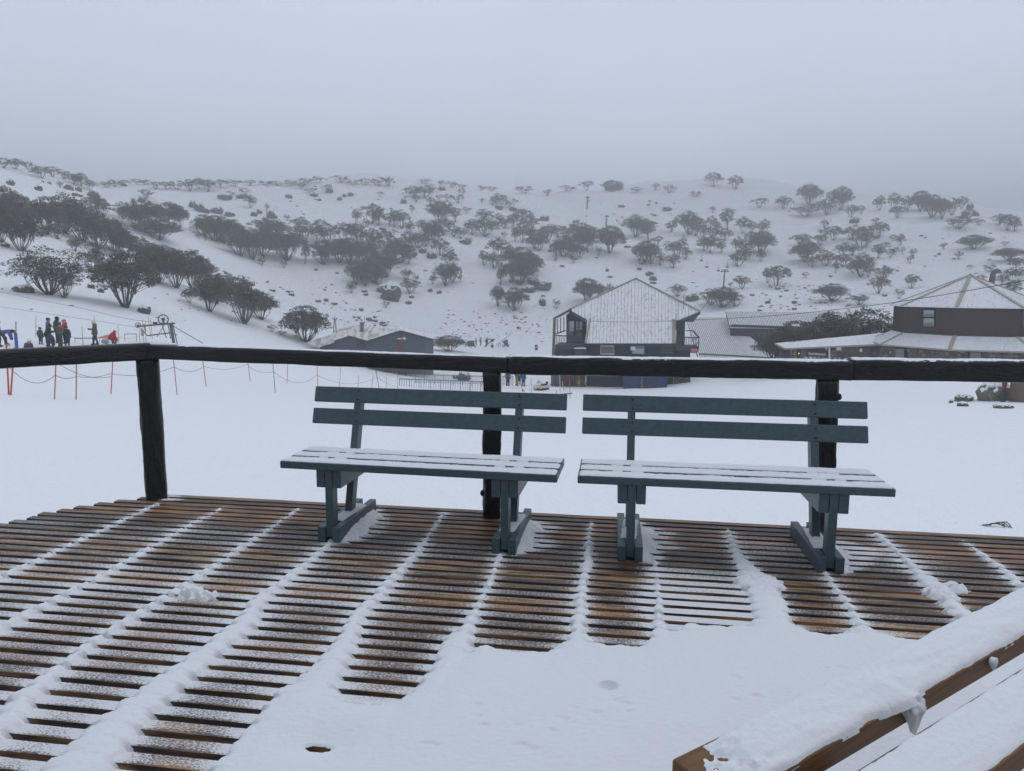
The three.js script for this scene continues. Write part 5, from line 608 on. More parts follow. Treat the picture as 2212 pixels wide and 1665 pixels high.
// named boulders
boulder(...Z1(190, 1118).slice(0, 2), 44, 16, 'mossy snow-capped boulder left of the wide snow gum', null, 60, M.lichen); boulder(...Z1(740, 1085).slice(0, 2), 17, 12, 'grey boulder between the two nearest snow gums', null, 60); boulder(...Z1(1175, 1290).slice(0, 2), 28, 17, 'dark rock slab below the dense rounded snow gum', null, 60, M.rockDark); boulder(...Z1(45, 750).slice(0, 2), 20, 9, 'flat snow-topped boulder under the dark grove', null, 60); boulder(...Z1(820, 1120).slice(0, 2), 16, 9, 'small rock left of the dense rounded snow gum', null, 60);
boulder(...Z2(1055, 1140).slice(0, 2), 42, 38, 'big split boulder on the middle slope', null, 120, M.rockDark); boulder(...Z2(985, 1080).slice(0, 2), 26, 16, 'boulder leaning on the left of the split boulder', null, 120);
for (const [Z, label, group, L] of [
  [Z1, 'snow-patched crag rock on the left upper slope', 'crag rocks on the left upper slope', [[90, 250, 70, 50], [315, 295, 70, 45], [560, 290, 90, 50], [640, 300, 60, 40], [610, 335, 60, 25], [760, 350, 100, 60], [400, 240, 40, 16], [650, 345, 50, 20], [1080, 395, 40, 45], [1150, 390, 70, 45], [1210, 400, 40, 30], [1410, 440, 80, 40], [1470, 445, 40, 30], [1560, 430, 60, 60], [1620, 460, 90, 70], [1670, 475, 60, 40], [1760, 475, 100, 50], [1720, 470, 40, 30], [1860, 500, 90, 35], [1830, 365, 120, 50], [1950, 360, 70, 40], [1990, 345, 40, 30], [2060, 500, 60, 40], [1010, 260, 60, 20]]],
  [Z2, 'snow-patched rock on the high open slope', 'rocks on the high open slope', [[20, 465, 50, 35], [110, 500, 70, 60], [65, 520, 40, 35], [150, 505, 30, 30], [250, 345, 60, 35], [650, 360, 40, 30], [735, 325, 50, 25], [685, 335, 30, 30], [570, 300, 60, 40], [450, 330, 60, 30], [490, 365, 40, 20], [1150, 385, 50, 40], [1450, 280, 60, 30], [1210, 412, 25, 18], [1625, 700, 90, 35], [1660, 695, 40, 30], [985, 595, 60, 25], [1900, 430, 60, 35], [2010, 440, 70, 30]]],
  [Z2, 'rock lying on the middle snow slope', 'rocks on the middle snow slope', [[845, 1080, 45, 22], [855, 1105, 40, 18], [925, 1010, 40, 30], [1215, 1125, 40, 22], [1190, 1170, 50, 25], [1360, 1075, 36, 26], [1430, 1090, 40, 30], [120, 1072, 60, 16], [270, 1105, 55, 18], [545, 1150, 36, 26], [480, 1155, 50, 16], [610, 1175, 50, 18], [245, 1080, 40, 12], [820, 1225, 36, 24], [630, 935, 28, 14], [465, 910, 30, 20], [765, 1280, 26, 16], [800, 1285, 30, 16], [880, 1300, 50, 26], [925, 1280, 32, 14], [930, 1310, 40, 20], [985, 1325, 46, 18], [1000, 1345, 40, 16], [1300, 770, 60, 40], [1370, 810, 80, 50], [1240, 790, 40, 30], [920, 780, 60, 30], [2060, 1010, 60, 30], [2150, 1000, 60, 40], [2130, 1075, 110, 45], [1995, 1000, 40, 25], [2200, 1030, 50, 60]]],
  [Z3, 'rock beside the open run right of centre', 'rocks beside the open run', [[150, 1050, 60, 40], [245, 1090, 130, 70], [120, 1115, 80, 40], [235, 1225, 50, 70], [240, 1160, 30, 25], [395, 912, 40, 18], [760, 950, 30, 30], [785, 998, 44, 14], [1105, 985, 70, 42], [1130, 1020, 66, 40], [1020, 940, 40, 26], [1035, 890, 44, 18], [1245, 455, 80, 34], [875, 428, 60, 20], [1145, 500, 40, 12], [1095, 415, 30, 12], [925, 755, 60, 16], [675, 843, 24, 14], [250, 540, 90, 46], [815, 290, 150, 60], [1450, 1185, 110, 55], [1130, 1050, 50, 22]]],
  [Z4, 'rock on the right-hand slope', 'rocks on the right-hand slope', [[185, 1180, 44, 24], [395, 1178, 44, 22], [395, 1230, 40, 18], [260, 1070, 46, 20], [330, 1085, 36, 20], [600, 1180, 30, 18], [820, 1200, 30, 14], [640, 1180, 30, 16], [285, 1130, 26, 14], [435, 1195, 24, 14], [1110, 1125, 44, 22], [680, 970, 30, 14], [1400, 650, 36, 12], [1430, 665, 20, 12], [1540, 795, 30, 18], [1425, 890, 20, 10], [1210, 925, 30, 12], [870, 545, 80, 40], [1780, 440, 60, 60], [1740, 500, 60, 50], [1830, 490, 50, 40], [60, 1120, 40, 18], [120, 1240, 40, 14]]],
]) L.sort((a, b) => a[0] - b[0]).forEach(([x, y, w, h], i) => { const [px, py, k] = Z(x, y); boulder(px, py, Math.max(w * k, 4), Math.max(h * k, 2.4), nth(i, L.length, label), group, 120, R() < 0.3 ? M.rockDark : M.rock); });
{ // loose stones and heath tips poking through the snow, too many to count
  const zones = [[Z2, 1400, 1210, 2212, 1430, 210], [Z2, 450, 1180, 1050, 1350, 60], [Z3, 0, 1220, 330, 1530, 90], [Z4, 120, 1020, 700, 1240, 130], [Z4, 600, 1180, 1140, 1270, 60], [Z2, 0, 980, 700, 1180, 60], [Z3, 550, 380, 1400, 520, 60], [Z2, 1300, 760, 1700, 1150, 30], [Z4, 900, 620, 2212, 960, 50], [Z1, 1200, 1060, 2000, 1400, 60], [Z1, 0, 860, 1000, 1260, 26], [Z3, 900, 930, 2080, 1240, 60], [Z2, 0, 250, 1200, 480, 60], [Z1, 0, 200, 900, 400, 40]];
  const per = pebbleKinds.map(() => []), q = rng(404);
  for (const [Z, x0, y0, x1, y1, n] of zones) for (let i = 0; i < n; i++) { const [px, py, k] = Z(lerp(x0, x1, q()), lerp(y0, y1, q())); if (n2(px / 22, py / 14) < -0.25) continue; const p = hit(px, py, 60); if (!p) continue; const d = p.distanceTo(EYEP), s = (5 + 24 * q() ** 2.2) * k * d / FPX / 2; per[Math.floor(q() * 4)].push(new THREE.Matrix4().compose(p, new THREE.Quaternion().setFromAxisAngle(UPY, q() * 6.28), V(s, s * (0.5 + 0.5 * q()), s))); }
  per.forEach((l, i) => { const m = new THREE.InstancedMesh(pebbleKinds[i], i % 2 ? M.rock : M.rockDark, l.length); l.forEach((x, j) => m.setMatrixAt(j, x)); m.name = numbered('loose_stones'); tag(m, 'loose stones poking through the snow of the slopes', 'stones', 'loose stones on the slopes', 'stuff'); m.castShadow = m.receiveShadow = true; scene.add(m); });
}
// boulders on the near right below the handrail
boulder(2081, 866, 42, 15, 'rounded boulder left of the red-topped standpipe', null, 20, M.lichen); boulder(2079, 877, 26, 9, 'small brown rock in front of the rounded boulder', null, 20, M.rock); boulder(2166, 881, 46, 9, 'flat half-buried rock below the standpipe', null, 20, M.lichen); boulder(2054, 870, 9, 8, 'pointed rock tip at the left of the rounded boulder', null, 20, M.rockDark); boulder(2145, 864, 76, 42, 'large square-faced boulder behind the standpipe', null, 20, M.rockPale); boulder(2182, 842, 12, 7, 'dark rock beside the timber post', null, 20, M.rockDark);
boulder(1002, 822, 28, 22, 'dark angular rock behind the grey guard rails', null, 40, M.rockDark); boulder(984, 818, 14, 10, 'small dark rock left of the angular rock by the guard rails', null, 40, M.rockDark);

// ---------------------------------------------------------------- people: one continuous surface over a posed skeleton
function surfaceNets(f, lo, hi, cell) {
  const n = [0, 1, 2].map(k => Math.ceil((hi[k] - lo[k]) / cell) + 1), [A, B, C] = n, val = new Float32Array(A * B * C), id = new Int32Array(A * B * C).fill(-1), pos = [], idx = [], at3 = (i, j, k) => (k * B + j) * A + i;
  for (let k = 0; k < C; k++) for (let j = 0; j < B; j++) for (let i = 0; i < A; i++) val[at3(i, j, k)] = f(lo[0] + i * cell, lo[1] + j * cell, lo[2] + k * cell);
  for (let k = 0; k < C - 1; k++) for (let j = 0; j < B - 1; j++) for (let i = 0; i < A - 1; i++) { let m = 0, sx = 0, sy = 0, sz = 0, c = 0; const v = []; for (let q = 0; q < 8; q++) v.push(val[at3(i + (q & 1), j + (q >> 1 & 1), k + (q >> 2))]); if (v.every(x => x > 0) || v.every(x => x <= 0)) continue; for (const [a, b] of [[0, 1], [2, 3], [4, 5], [6, 7], [0, 2], [1, 3], [4, 6], [5, 7], [0, 4], [1, 5], [2, 6], [3, 7]]) if (v[a] > 0 !== v[b] > 0) { const t = v[a] / (v[a] - v[b]); sx += lerp(a & 1, b & 1, t); sy += lerp(a >> 1 & 1, b >> 1 & 1, t); sz += lerp(a >> 2, b >> 2, t); c++; } id[at3(i, j, k)] = pos.length / 3; pos.push(lo[0] + (i + sx / c) * cell, lo[1] + (j + sy / c) * cell, lo[2] + (k + sz / c) * cell); }
  for (let k = 1; k < C - 1; k++) for (let j = 1; j < B - 1; j++) for (let i = 1; i < A - 1; i++) for (const [di, dj, dk, q] of [[1, 0, 0, [[0, 0, 0], [0, -1, 0], [0, -1, -1], [0, 0, -1]]], [0, 1, 0, [[0, 0, 0], [0, 0, -1], [-1, 0, -1], [-1, 0, 0]]], [0, 0, 1, [[0, 0, 0], [-1, 0, 0], [-1, -1, 0], [0, -1, 0]]]]) { const a = val[at3(i, j, k)], b = val[at3(i + di, j + dj, k + dk)]; if (a > 0 === b > 0) continue; const w = q.map(([x, y, z]) => id[at3(i + x, j + y, k + z)]); if (w.some(x => x < 0)) continue; if (a <= 0) idx.push(w[0], w[1], w[2], w[0], w[2], w[3]); else idx.push(w[0], w[2], w[1], w[0], w[3], w[2]); }
  const g = new THREE.BufferGeometry(); g.setAttribute('position', new THREE.Float32BufferAttribute(pos, 3)); g.setIndex(idx); g.computeVertexNormals(); return g;
}
const cloth = new THREE.MeshStandardMaterial({ vertexColors: true, roughness: 0.8 });
const SKIN = [0.42, 0.25, 0.18];
function person(px, py, range, turn, label, o) { if (px < 300) range *= 1.17; // o: h height, lean, crouch, stride, arms [left,right], jacket, pants, head (hat or helmet colour), gloves, boots, coat length
  const p = range ? at(px, py, range) : foot(px, py, 20), yaw = Math.atan2(EYEP.x - p.x, EYEP.z - p.z) + turn; p.y = Math.max(p.y, range ? ground(p.x, p.z) - 0.02 : ground(p.x, p.z));
  const { h = 1.75, lean = 0, crouch = 0, stride = 0, arms = ['down', 'down'], jacket, pants, head, gloves = [0.03, 0.03, 0.03], boots = [0.03, 0.03, 0.032], coat = 0, hood, sleeve } = o, s = h / 1.75, bones = [];
  const hip = V(0, 0.93 - 0.45 * crouch, -0.22 * crouch - 0.16 * lean), rot = v => v.applyAxisAngle(V(1, 0, 0), lean).add(hip);
  for (const sd of [-1, 1]) { const st = stride * sd, H = hip.clone().add(V(0.09 * sd, -0.02, 0)), A = V(0.12 * sd, 0.09, 0.30 * st + (crouch ? 0 : 0)), K = H.clone().lerp(A, 0.5).add(V(0.05 * sd * crouch, 0.05 * crouch, 0.04 + 0.36 * crouch)); bones.push([H, K, 0.105, 0.075, pants], [K, A, 0.078, 0.062, pants], [A.clone().setY(0.05), A.clone().add(V(0.02 * sd, -0.045, 0.15)), 0.062, 0.05, boots]); }
  bones.push([hip.clone().add(V(-0.05, 0, 0)), hip.clone().add(V(0.05, 0, 0)), 0.135, 0.135, coat ? jacket : pants], [rot(V(-0.05, 0.08, 0)), rot(V(-0.09, 0.42, 0)), 0.135, 0.12, jacket], [rot(V(0.05, 0.08, 0)), rot(V(0.09, 0.42, 0)), 0.135, 0.12, jacket], [rot(V(0, 0.1, -0.01)), rot(V(0, 0.5, 0)), 0.13, 0.1, jacket]);
  if (coat) for (const sd of [-1, 1]) bones.push([hip.clone().add(V(0.05 * sd, 0, 0)), hip.clone().add(V(0.09 * sd, -coat, 0)), 0.15, 0.14, jacket]);
  const neck = rot(V(0, 0.53, 0.0)), hd = rot(V(0, 0.72, 0.03 + 0.05 * lean)); bones.push([neck, hd, 0.065, 0.07, hood || SKIN], [hd.clone().add(V(0, -0.02, 0.02)), hd.clone().add(V(0, -0.03, 0.03)), 0.095, 0.09, SKIN], [hd.clone().add(V(0, 0.045, -0.015)), hd.clone().add(V(0, 0.045, -0.02)), 0.118, 0.118, head], [hd.clone().add(V(0, -0.01, 0.10)), hd.clone().add(V(0, -0.035, 0.125)), 0.018, 0.02, SKIN]);
  if (hood) bones.push([neck.clone().add(V(0, -0.02, -0.07)), neck.clone().add(V(0, 0.02, -0.09)), 0.1, 0.08, hood]);
  arms.forEach((a, k) => { const sd = k ? 1 : -1, S = rot(V(0.185 * sd, 0.46, 0)); let E, Hn; if (a === 'down') { E = S.clone().add(V(0.07 * sd, -0.28, -0.02)); Hn = E.clone().add(V(-0.01 * sd, -0.25, 0.08)); } else if (a === 'front') { E = S.clone().add(V(0.05 * sd, -0.24, 0.1)); Hn = E.clone().add(V(-0.12 * sd, 0.02, 0.24)); } else if (a === 'hip') { E = S.clone().add(V(0.17 * sd, -0.2, -0.06)); Hn = E.clone().add(V(-0.16 * sd, -0.15, 0.1)); } else if (a === 'reach') { E = S.clone().add(V(0.03 * sd, -0.25, 0.08)); Hn = E.clone().add(V(-0.02 * sd, -0.26, 0.05)); } else { E = S.clone().add(V(0.16 * sd, -0.2, 0.08)); Hn = E.clone().add(V(0.12 * sd, -0.14, 0.14)); }
    const fore = Hn.clone().sub(E).normalize(); bones.push([S, E, 0.085, 0.068, sleeve || jacket], [E, Hn, 0.066, 0.05, sleeve || jacket], [Hn, Hn.clone().addScaledVector(fore, 0.09), 0.048, 0.04, gloves], [Hn.clone().add(V(-0.03 * sd, 0, 0.02)), Hn.clone().addScaledVector(fore, 0.05).add(V(-0.045 * sd, 0, 0.03)), 0.02, 0.018, gloves]); });
  const pre = bones.map(([a, b, r0, r1, c]) => ({ a, d: b.clone().sub(a), l: Math.max(b.clone().sub(a).lengthSq(), 1e-8), r0, r1, c }));
  const dist = (B, x, y, z) => { const ux = x - B.a.x, uy = y - B.a.y, uz = z - B.a.z, t = clamp((ux * B.d.x + uy * B.d.y + uz * B.d.z) / B.l); return Math.hypot(ux - t * B.d.x, uy - t * B.d.y, uz - t * B.d.z) - lerp(B.r0, B.r1, t); };
  const f = (x, y, z) => { let s2 = 0; for (const B of pre) s2 += Math.exp(-32 * dist(B, x, y, z)); return -Math.log(s2 + 1e-30) / 32; };
  let lo = [9, 9, 9], hi = [-9, -9, -9]; for (const [a, b, r0] of bones) for (const v of [a, b]) [v.x, v.y, v.z].forEach((c, k) => { lo[k] = Math.min(lo[k], c - r0 - 0.1); hi[k] = Math.max(hi[k], c + r0 + 0.1); });
  const g = surfaceNets(f, lo, hi, 0.034), P = g.attributes.position, col = new Float32Array(P.count * 3); for (let i = 0; i < P.count; i++) { let best = 9, c = jacket; for (const B of pre) { const d = dist(B, P.getX(i), P.getY(i), P.getZ(i)); if (d < best) { best = d; c = B.c; } } col.set(c, i * 3); } g.setAttribute('color', new THREE.BufferAttribute(col, 3)); g.scale(s, s, s);
  const G = thing('person', label, 'person', null, p); G.rotation.y = yaw; mk('body', g, cloth, G);
  if (o.goggles) mk('goggles', new THREE.TorusGeometry(0.125 * s, 0.025 * s, 6, 18).rotateX(Math.PI / 2).translate(hd.x * s, (hd.y + 0.045) * s, (hd.z - 0.01) * s), o.goggles, G);
  if (o.pack) { const k = rot(V(0, 0.28, -0.19)); const pg = rbox(0.3 * s, 0.46 * s, 0.2 * s, 0, 0, 0, 0.06 * s); pg.rotateX(lean); pg.translate(k.x * s, k.y * s, k.z * s); mk('backpack', pg, o.pack, G); }
  if (o.board) { const bg = rbox(1.45, 0.02, 0.27, 0, 0, 0, 0.009); bg.translate(0, 0.035, 0.04); mk('snowboard', bg, o.board, G); }
  return G;
}
const BLK = [0.015, 0.016, 0.02], NAVY = [0.018, 0.024, 0.048], OLIVE = [0.075, 0.078, 0.05], RED = [0.55, 0.012, 0.02], WHITE = [0.7, 0.7, 0.68];
person(14, 745, 51.5, 1.35, 'person in purple jacket bent over a snowboard beside the blue padded post', { h: 1.7, lean: 1.35, crouch: 0.12, arms: ['reach', 'reach'], jacket: [0.11, 0.09, 0.32], pants: [0.035, 0.04, 0.042], head: [0.02, 0.02, 0.03], board: M.white });
person(-1, 749, 50, 1.4, 'person in maroon cut off by the picture edge', { jacket: [0.09, 0.02, 0.03], pants: BLK, head: BLK });
person(66, 779, 45, 0.4, 'person in white helmet mostly hidden below the handrail', { h: 1.5, crouch: 0.95, lean: 0.4, jacket: [0.05, 0.05, 0.06], pants: BLK, head: WHITE });
person(89, 747, 53, 2.6, 'child in dark green suit at the left of the skier group', { h: 1.25, jacket: [0.055, 0.065, 0.06], pants: [0.04, 0.05, 0.048], head: [0.03, 0.035, 0.035] });
person(107, 741, 54.5, 1.8, 'person in blue jacket and dark green helmet behind the group', { h: 1.78, jacket: [0.05, 0.10, 0.27], pants: BLK, head: [0.02, 0.045, 0.035] });
person(104, 749, 51.5, 1.9, 'person in black leaning over, holding a white helmet', { h: 1.62, lean: 0.35, jacket: [0.016, 0.017, 0.022], pants: BLK, head: BLK, arms: ['front', 'front'] });
person(110, 753, 50.5, 2.9, 'person in navy crouching in front of the group', { h: 1.6, lean: 1.0, crouch: 0.75, jacket: NAVY, pants: NAVY, head: NAVY, arms: ['reach', 'reach'] });
person(127, 744, 53.8, 2.4, 'tallest person, in black jacket with pale sleeve and black beanie', { h: 1.95, jacket: [0.03, 0.032, 0.035], sleeve: [0.32, 0.33, 0.35], pants: BLK, head: [0.018, 0.022, 0.02], hood: BLK });
person(131, 750, 51.5, 2.2, 'person in olive camouflage jacket and trousers in the group', { h: 1.74, jacket: [0.105, 0.10, 0.075], pants: [0.05, 0.05, 0.038], head: [0.06, 0.058, 0.045], arms: ['front', 'front'], gloves: [0.5, 0.48, 0.46], boots: BLK });
person(143, 745, 53.6, -1.9, 'person in bright red jacket with goggles on a white helmet', { h: 1.8, jacket: RED, pants: BLK, head: [0.45, 0.45, 0.44], goggles: M.black, hood: RED, arms: ['front', 'front'] });
person(146, 750, 51.5, 3.0, 'person in long black coat, hand on hip, at the right of the group', { h: 1.52, jacket: [0.018, 0.02, 0.03], pants: BLK, head: [0.02, 0.02, 0.024], coat: 0.3, arms: ['down', 'hip'] });
person(207, 744.5, 52.5, -1.5, 'person in olive coat and white helmet walking alone', { h: 1.76, jacket: OLIVE, pants: [0.022, 0.026, 0.032], head: [0.62, 0.58, 0.54], hood: OLIVE, coat: 0.16, stride: 0.5, arms: ['reach', 'front'], board: M.darkSteel });
person(246, 742, 52, 2.4, 'person in red jacket sitting low beside the orange tent', { h: 1.5, crouch: 0.95, lean: 0.7, jacket: [0.33, 0.02, 0.025], pants: [0.28, 0.02, 0.02], head: [0.45, 0.08, 0.05] });
person(1097, 833.5, 73, 3.0, 'person in grey with a black backpack near the guard rail', { h: 1.74, jacket: [0.20, 0.20, 0.215], pants: [0.035, 0.035, 0.045], head: [0.05, 0.05, 0.055], pack: M.darkSteel });
person(1116, 833, 73.5, 2.2, 'person in olive jacket and mustard trousers', { h: 1.78, jacket: [0.06, 0.07, 0.062], pants: [0.30, 0.235, 0.03], head: [0.4, 0.35, 0.3], boots: [0.04, 0.035, 0.03] });
person(1121, 830.5, 75, 2.9, 'person in beige top and dark trousers behind the mustard trousers', { h: 1.7, jacket: [0.36, 0.33, 0.32], pants: BLK, head: BLK });
person(1130, 834.6, 72.5, 2.6, 'person in bright blue jacket carrying a maroon backpack', { h: 1.8, jacket: [0.012, 0.13, 0.27], pants: [0.03, 0.045, 0.075], head: WHITE, coat: 0.1, arms: ['down', 'out'], pack: std(0.06, 0.02, 0.04, 0.8) });
person(1038.5, 745.6, 170, -1.2, 'distant skier with a pole beside the lift hut', { h: 1.75, jacket: [0.05, 0.055, 0.07], pants: BLK, head: BLK, arms: ['out', 'front'], lean: 0.2 }); person(1051.5, 745.5, 171, 0.4, 'distant skier standing at the lift drive frame', { h: 1.75, jacket: BLK, pants: BLK, head: BLK }); person(1028.3, 746, 170, 2, 'lift attendant standing at the corner of the lift hut', { h: 1.7, jacket: [0.06, 0.06, 0.07], pants: BLK, head: BLK }); person(444, 519, 0, 1.2, 'tiny skier on the slope left of the middle grove', { h: 1.8, jacket: BLK, pants: BLK, head: BLK, lean: 0.2 });

// ---------------------------------------------------------------- marker poles, ropes and small site things
const poleList = [];
function pole(x0, y0, x1, y1, label, group, mat = M.orange, r = 0.028, from = 20) { const b = foot(x0, y0, from), t = at(x1, y1, b.r ?? Math.hypot(b.x, b.z)), g = thing('marker_pole', label, 'pole', group, b); b.y -= 0.15; mk('shaft', cyl(V(0, -0.15, 0), t.clone().sub(g.position), r, r * 0.9, 8), mat, g); const c = t.clone().sub(g.position); mk('cap', new THREE.SphereGeometry(r * 1.02, 8, 6).translate(c.x, c.y, c.z), mat, g); poleList.push([g.position.clone(), t]); return poleList.length - 1; }
const P_ = {};
[['v1', 19, 852.6, 14, 745, 'orange pole leaning left in the crossed pair nearest the deck'], ['v2', 22, 853.5, 31, 752, 'orange pole leaning right in the crossed pair nearest the deck'], ['n1', 117, 862, 122, 762, 'orange pole, first in the near rope line, slanting'], ['n2', 163.7, 863, 166, 762, 'orange pole, second in the near rope line, upright'], ['n3', 239, 851, 245, 760, 'orange pole, third in the near rope line, before the corner post'], ['n4', 383, 852.6, 372, 748, 'faded pink pole just right of the corner post'], ['n5', 446, 835, 436, 762, 'orange pole, second right of the corner post'], ['m1', 541, 822, 534, 770, 'thin orange pole, third right of the corner post'], ['m2', 595, 848, 588, 765, 'grey pole, fourth right of the corner post'], ['m3', 620, 828, 622, 768, 'thin orange pole just right of the grey pole'], ['m4', 687, 838, 685, 778, 'orange pole above the left end of the bench back'], ['m5', 733, 838, 737, 782, 'pale pink pole, second above the bench back'], ['m6', 773, 840, 774.5, 810, 'short orange pole, third above the bench back'], ['m7', 802, 841, 806, 812, 'short slanting orange pole, fourth above the bench back'], ['m8', 820, 841, 810, 788, 'thick orange pole leaning left before the slate shed'], ['m9', 834, 842, 834.5, 815, 'short orange pole right of the thick leaning one'], ['m10', 860, 840, 857, 792, 'pink pole at the left end of the guard rail'], ['m11', 886, 816, 887, 790, 'orange pole before the slate shed doors'], ['m12', 913, 816, 914, 792, 'orange pole at the right end of the slate shed'], ['m13', 1014, 846, 1013.5, 817, 'orange pole between guard rail and dark rock'],
  ['f1', 77, 727, 78, 683, 'orange pole on the slope left of the skier group'], ['f2', 180, 746, 177, 705, 'orange pole right of the skier group'], ['f3', 204, 738, 203.5, 682, 'orange pole behind the walking person in olive'], ['f4', 257, 741, 255, 702.5, 'orange pole right of the orange tent'], ['f5', 303, 742, 300, 700, 'orange pole, first from the left at the lift wheel'], ['f6', 311, 742, 308, 690, 'orange pole, second from the left at the lift wheel'], ['f7', 315.5, 741, 314, 694, 'orange pole, third from the left at the lift wheel'], ['f8', 326, 727, 320.6, 685, 'orange pole, fourth from the left at the lift wheel'], ['f9', 329.5, 732, 325.5, 690, 'orange pole, fifth from the left at the lift wheel'],
  ['l1', 1148, 849, 1147, 817.5, 'orange pole left of the snowmobile'], ['l4', 1232, 861, 1230, 819.5, 'orange pole in front of the maroon door']].forEach(([k, ...a]) => { P_[k] = pole(a[0], a[1], a[2], a[3], a[4], 'orange marker poles', k === 'n4' || k === 'm5' || k === 'm10' ? std(0.52, 0.22, 0.17, 0.7) : k === 'm2' ? M.grey : M.orange, k === 'm8' || k[0] === 'v' ? 0.03 : k[0] === 'm' ? 0.02 : 0.021); });
P_.l2 = pole(1210.5, 852, 1209, 810, 'white pole before the maroon door', null, std(0.62, 0.58, 0.55, 0.7), 0.035); P_.l3 = pole(1220, 852, 1214.5, 824, 'short white pole leaning left before the maroon door', null, std(0.62, 0.58, 0.55, 0.7), 0.03); pole(1202, 852, 1202, 843.5, 'short orange stub by the dark plank', null, M.orange, 0.03);
function rope(a, fa, b, fb, sag, label, r = 0.011) { const A = poleList[P_[a]], B = poleList[P_[b]], p = A[0].clone().lerp(A[1], fa), q = B[0].clone().lerp(B[1], fb), m = p.clone().lerp(q, 0.5); m.y -= sag; mk('rope', new THREE.TubeGeometry(new THREE.QuadraticBezierCurve3(p, m, q), 20, r, 5), M.rope); tag(scene.children[scene.children.length - 1], label, 'rope', 'ropes strung between marker poles'); }
rope('v1', 0.6, 'n1', 0.52, 0.9, 'rope from the crossed poles to the first near pole'); rope('n1', 0.52, 'n2', 0.5, 0.2, 'rope between first and second near poles'); rope('n1', 0.8, 'n3', 0.42, 0.5, 'upper rope across the second near pole'); rope('n2', 0.5, 'n3', 0.5, 0.2, 'rope between second and third near poles'); rope('n3', 0.48, 'n4', 0.58, 0.4, 'rope passing behind the corner post'); rope('n4', 0.58, 'n5', 0.6, 0.5, 'rope right of the corner post'); rope('n5', 0.6, 'm1', 0.7, 0.5, 'rope towards the third pole right of the corner post'); rope('m1', 0.6, 'm2', 0.55, 0.4, 'rope to the grey pole'); rope('m2', 0.55, 'm4', 0.5, 1.2, 'rope sagging right from the grey pole'); rope('m4', 0.45, 'm8', 0.5, 1.1, 'long sagging rope above the bench back'); rope('m8', 0.5, 'm10', 0.1, 0.3, 'rope falling to the guard rail'); rope('f1', 0.55, 'f2', 0.4, 0.4, 'rope behind the skier group'); rope('f2', 0.45, 'f4', 0.55, 0.3, 'rope above the orange tent'); rope('f4', 0.35, 'f5', 0.4, 0.3, 'rope from the tent to the lift wheel'); rope('l2', 0.55, 'l4', 0.35, 0.4, 'chain across the maroon door');
// low banner rails behind the tent
for (const [x0, x1, y, r, label] of [[160, 204, 731, 64, 'dark low bar behind the walking person'], [268, 296, 721.5, 68, 'thin bar left of the lift frame']]) { const a = at(x0, y, r), b = at(x1, y - 0.5, r); const t = thing('low_bar', label, 'bar', null, a); mk('bar', cyl(V(0, 0, 0), b.clone().sub(a), 0.03), M.grey, t); for (const f of [0.05, 0.95]) { const p = b.clone().sub(a).multiplyScalar(f), gy = ground(a.x + p.x, a.z + p.z) - a.y; mk('stake', cyl(p, V(p.x, Math.min(gy, p.y) - 0.1, p.z), 0.02), M.grey, t); } }
{ const b = foot(36.5, 752, 20), t = thing('padded_post', 'bright blue padded post left of the skier group', 'post', null, b); mk('padding', new THREE.CylinderGeometry(0.1, 0.1, 1.0, 18).translate(0, 0.48, 0), M.blueBright, t); mk('band', new THREE.CylinderGeometry(0.103, 0.103, 0.05, 18).translate(0, 0.42, 0), M.navy, t); mk('top', new THREE.CylinderGeometry(0.085, 0.095, 0.06, 18).translate(0, 1.0, 0), M.maroon, t); mk('stick', cyl(V(0.05, 1.05, 0), V(0.1, 1.75, 0), 0.03), M.grey, t); for (let i = 0; i < 5; i++) mk('ribbon', new THREE.SphereGeometry(0.05, 8, 6).scale(1, 0.6, 0.5).translate(0.13 + 0.07 * Math.cos(i * 1.3), 1.72 + 0.07 * Math.sin(i * 1.3), 0), M.white, t); }
{ const b = foot(234.5, 738, 20), t = thing('orange_tent', 'low orange pyramid tent beside the walking person', 'tent', null, b); b.r; const w = 38 * 53 / 1540 / 2; mk('canopy', new THREE.ConeGeometry(w * 1.3, 0.3, 4).rotateY(0.6).translate(0, 0.45, 0), std(0.75, 0.16, 0.07, 0.7), t); for (const a of [0.6, 2.17, 3.74, 5.3]) mk('leg', cyl(V(Math.sin(a) * w * 0.9, 0.33, Math.cos(a) * w * 0.9), V(Math.sin(a) * w, -0.1, Math.cos(a) * w), 0.02), M.grey, t); }
{ const b = foot(228, 742, 20), t = thing('patterned_bag', 'blue and white patterned bag below the orange tent', 'bag', null, b), g = rbox(0.55, 0.36, 0.3, 0, 0.15, 0, 0.1); mk('bag', boxUV(strip(g), 2), new THREE.MeshStandardMaterial({ roughness: 0.8, map: dataTex(64, 64, (i, j) => torus(i / 64, j / 64, 3, 3, 2) > 0.05 ? [0.6, 0.62, 0.66] : [0.04, 0.09, 0.2], true) }), t); mk('strap', new THREE.TorusGeometry(0.1, 0.015, 6, 14, Math.PI).translate(0, 0.32, 0), M.navy, t); }
